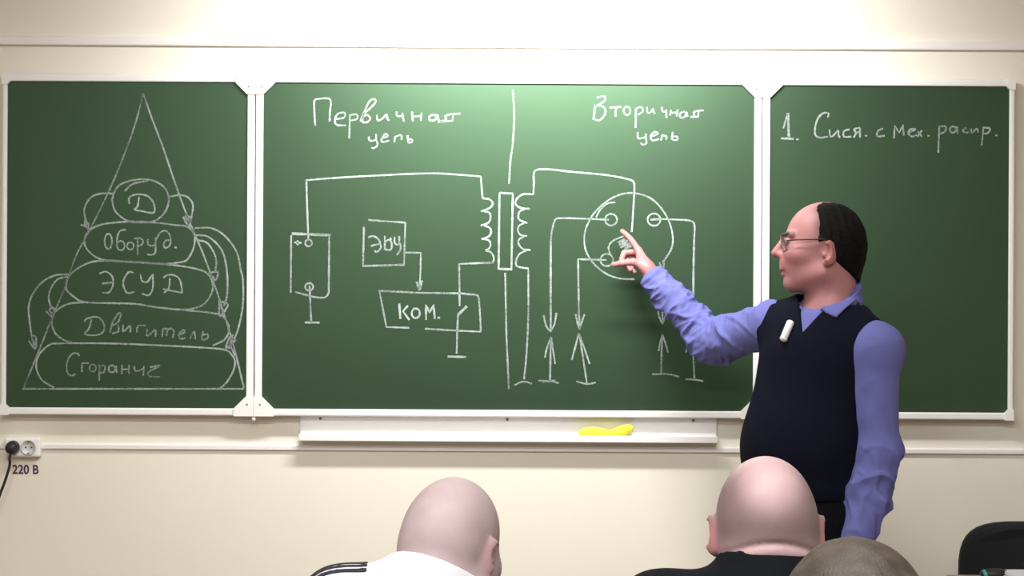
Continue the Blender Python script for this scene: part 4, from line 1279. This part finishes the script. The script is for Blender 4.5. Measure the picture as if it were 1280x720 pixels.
# bald listener in the black jacket
hf, hu = rot(rad(0), rad(6))
A = seated((.4020, -2.57, 1.1235), hf, hu, (.400, -2.625, 1.018), (.235, -2.60, .988), (.565, -2.60, .988), (.40, -2.76, .535),
    skin=(.50, .345, .36), stubble=.85, stub_top=.085, ear_red=1.7, stub_col=(.13, .085, .09), hs=1.0, trap=.078, trap_in=.012, headk=dict(eu=.012, ear_out=38, crease=.0040), nape=-.022)
A.build('seated bald person with grey stubble, seen from behind in a black jacket', (.40, -2.7, 0))
dress(A, M['black_jacket'], M['trouser'], collar_z=.026)
class_chair(.40, -2.74, 'school chair under the bald person in the black jacket')
# bald listener in the white jacket, head bowed and turned
hf, hu = rot(rad(26), rad(26))
B = seated((-.094, -2.43, 1.076), hf, hu, (-.125, -2.50, 1.000), (-.272, -2.50, .976), (.050, -2.46, .905), (-.10, -2.66, .535),
    skin=(.40, .31, .325), stubble=.35, stub_col=(.36, .27, .28), hs=.95, brow=0, trap=.078, trap_in=.006, ear_red=.8, headk=dict(ear_out=36, jowl=.012, nose=.8, ridge=.2))
B.build('seated bald person with bowed head, seen from behind in a white jacket', (-.10, -2.6, 0))
jkB = dress(B, M['white_jacket'], M['jean'], collar_z=-.006, h=.004, col_r=.080, tilt=(.22, 0, 0))
class_chair(-.10, -2.64, 'school chair under the bald person in the white jacket')
# three black stripes along the left shoulder
def stripes():
    s0 = np.array(B.nk) * .25 + np.array(B.shL) * .75
    ax = np.array(B.shL) - np.array(B.nk); ax[2] = 0; ax /= np.linalg.norm(ax)
    n = np.array((-ax[1], ax[0], 0))
    for k in (-1, 0, 1):
        def st(p, k=k):
            d = np.abs(jkB(p)) - .0022
            e = np.abs((p - s0.astype(F32)) @ n.astype(F32) - k * .015 - .016) - .0040
            t = (p - np.array(B.nk, F32)) @ ax.astype(F32)
            return np.maximum(np.maximum(d, e), np.maximum(np.maximum(.105 - t, t - .30), .93 - p[:, 2]))
        lo = np.minimum(np.array(B.nk), np.array(B.shL)) - .1; hi = np.maximum(np.array(B.nk), np.array(B.shL)) + .1
        implicit('shoulder_stripe', st, lo, hi, .0022, M['stripe'], B.ob, label='black stripe')
stripes()
# listener with brown hair, close to the camera
hf, hu = rot(rad(0), rad(14))
C = seated((.4150, -3.26, 1.070), hf, hu, (.415, -3.33, .965), (.235, -3.31, .905), (.595, -3.31, .905), (.41, -3.51, .535),
    skin=(.55, .36, .33), hs=1.0, shin=.26)
C.build('seated person with short grey-brown hair at the bottom, seen from behind', (.41, -3.4, 0), .005)
dress(C, M['grey_jumper'], M['jean'])
class_chair(.41, -3.49, 'school chair under the person with grey-brown hair')
def hairC(p):
    def g(w):
        q = C.local(w); m = np.stack([q[:, 0], np.abs(q[:, 1]), q[:, 2]], 1).astype(F32)
        d = elp(m, (-.0120, 0, .016), (.0975, .0775, .0965))
        d = smin(d, elp(m, (-.040, 0, -.012), (.069, .070, .078)), .03)
        th = .013 + .004 * np.clip(m[:, 2] / .1, 0, 1)
        sw = np.arctan2(m[:, 1] + .02, m[:, 0] + .03)
        d = d - th - .0004 * np.sin(np.arctan2(m[:, 1] * np.sign(q[:, 1]), m[:, 0] + .03) * 80 + 4 * NZ1(w, 22)) - .0008 * NZ2(w, 150)
        d = smax(d, m[:, 0] - (.058 + .25 * np.clip(m[:, 2] - .05, 0, .1)), .012)
        d = smax(d, -(m[:, 2] + .080), .01)
        d = smax(d, np.minimum(m[:, 0] + .022, -(m[:, 2] + .002)), .008)
        return smax(d, -elp(m, (-.010, .086, -.026), (.024, .02, .038)), .006)
    return near(p, C.ho, .18, g)
implicit('hair', hairC, C.ho - .18, C.ho + .18, .0022, M['hair_brown'], C.ob)
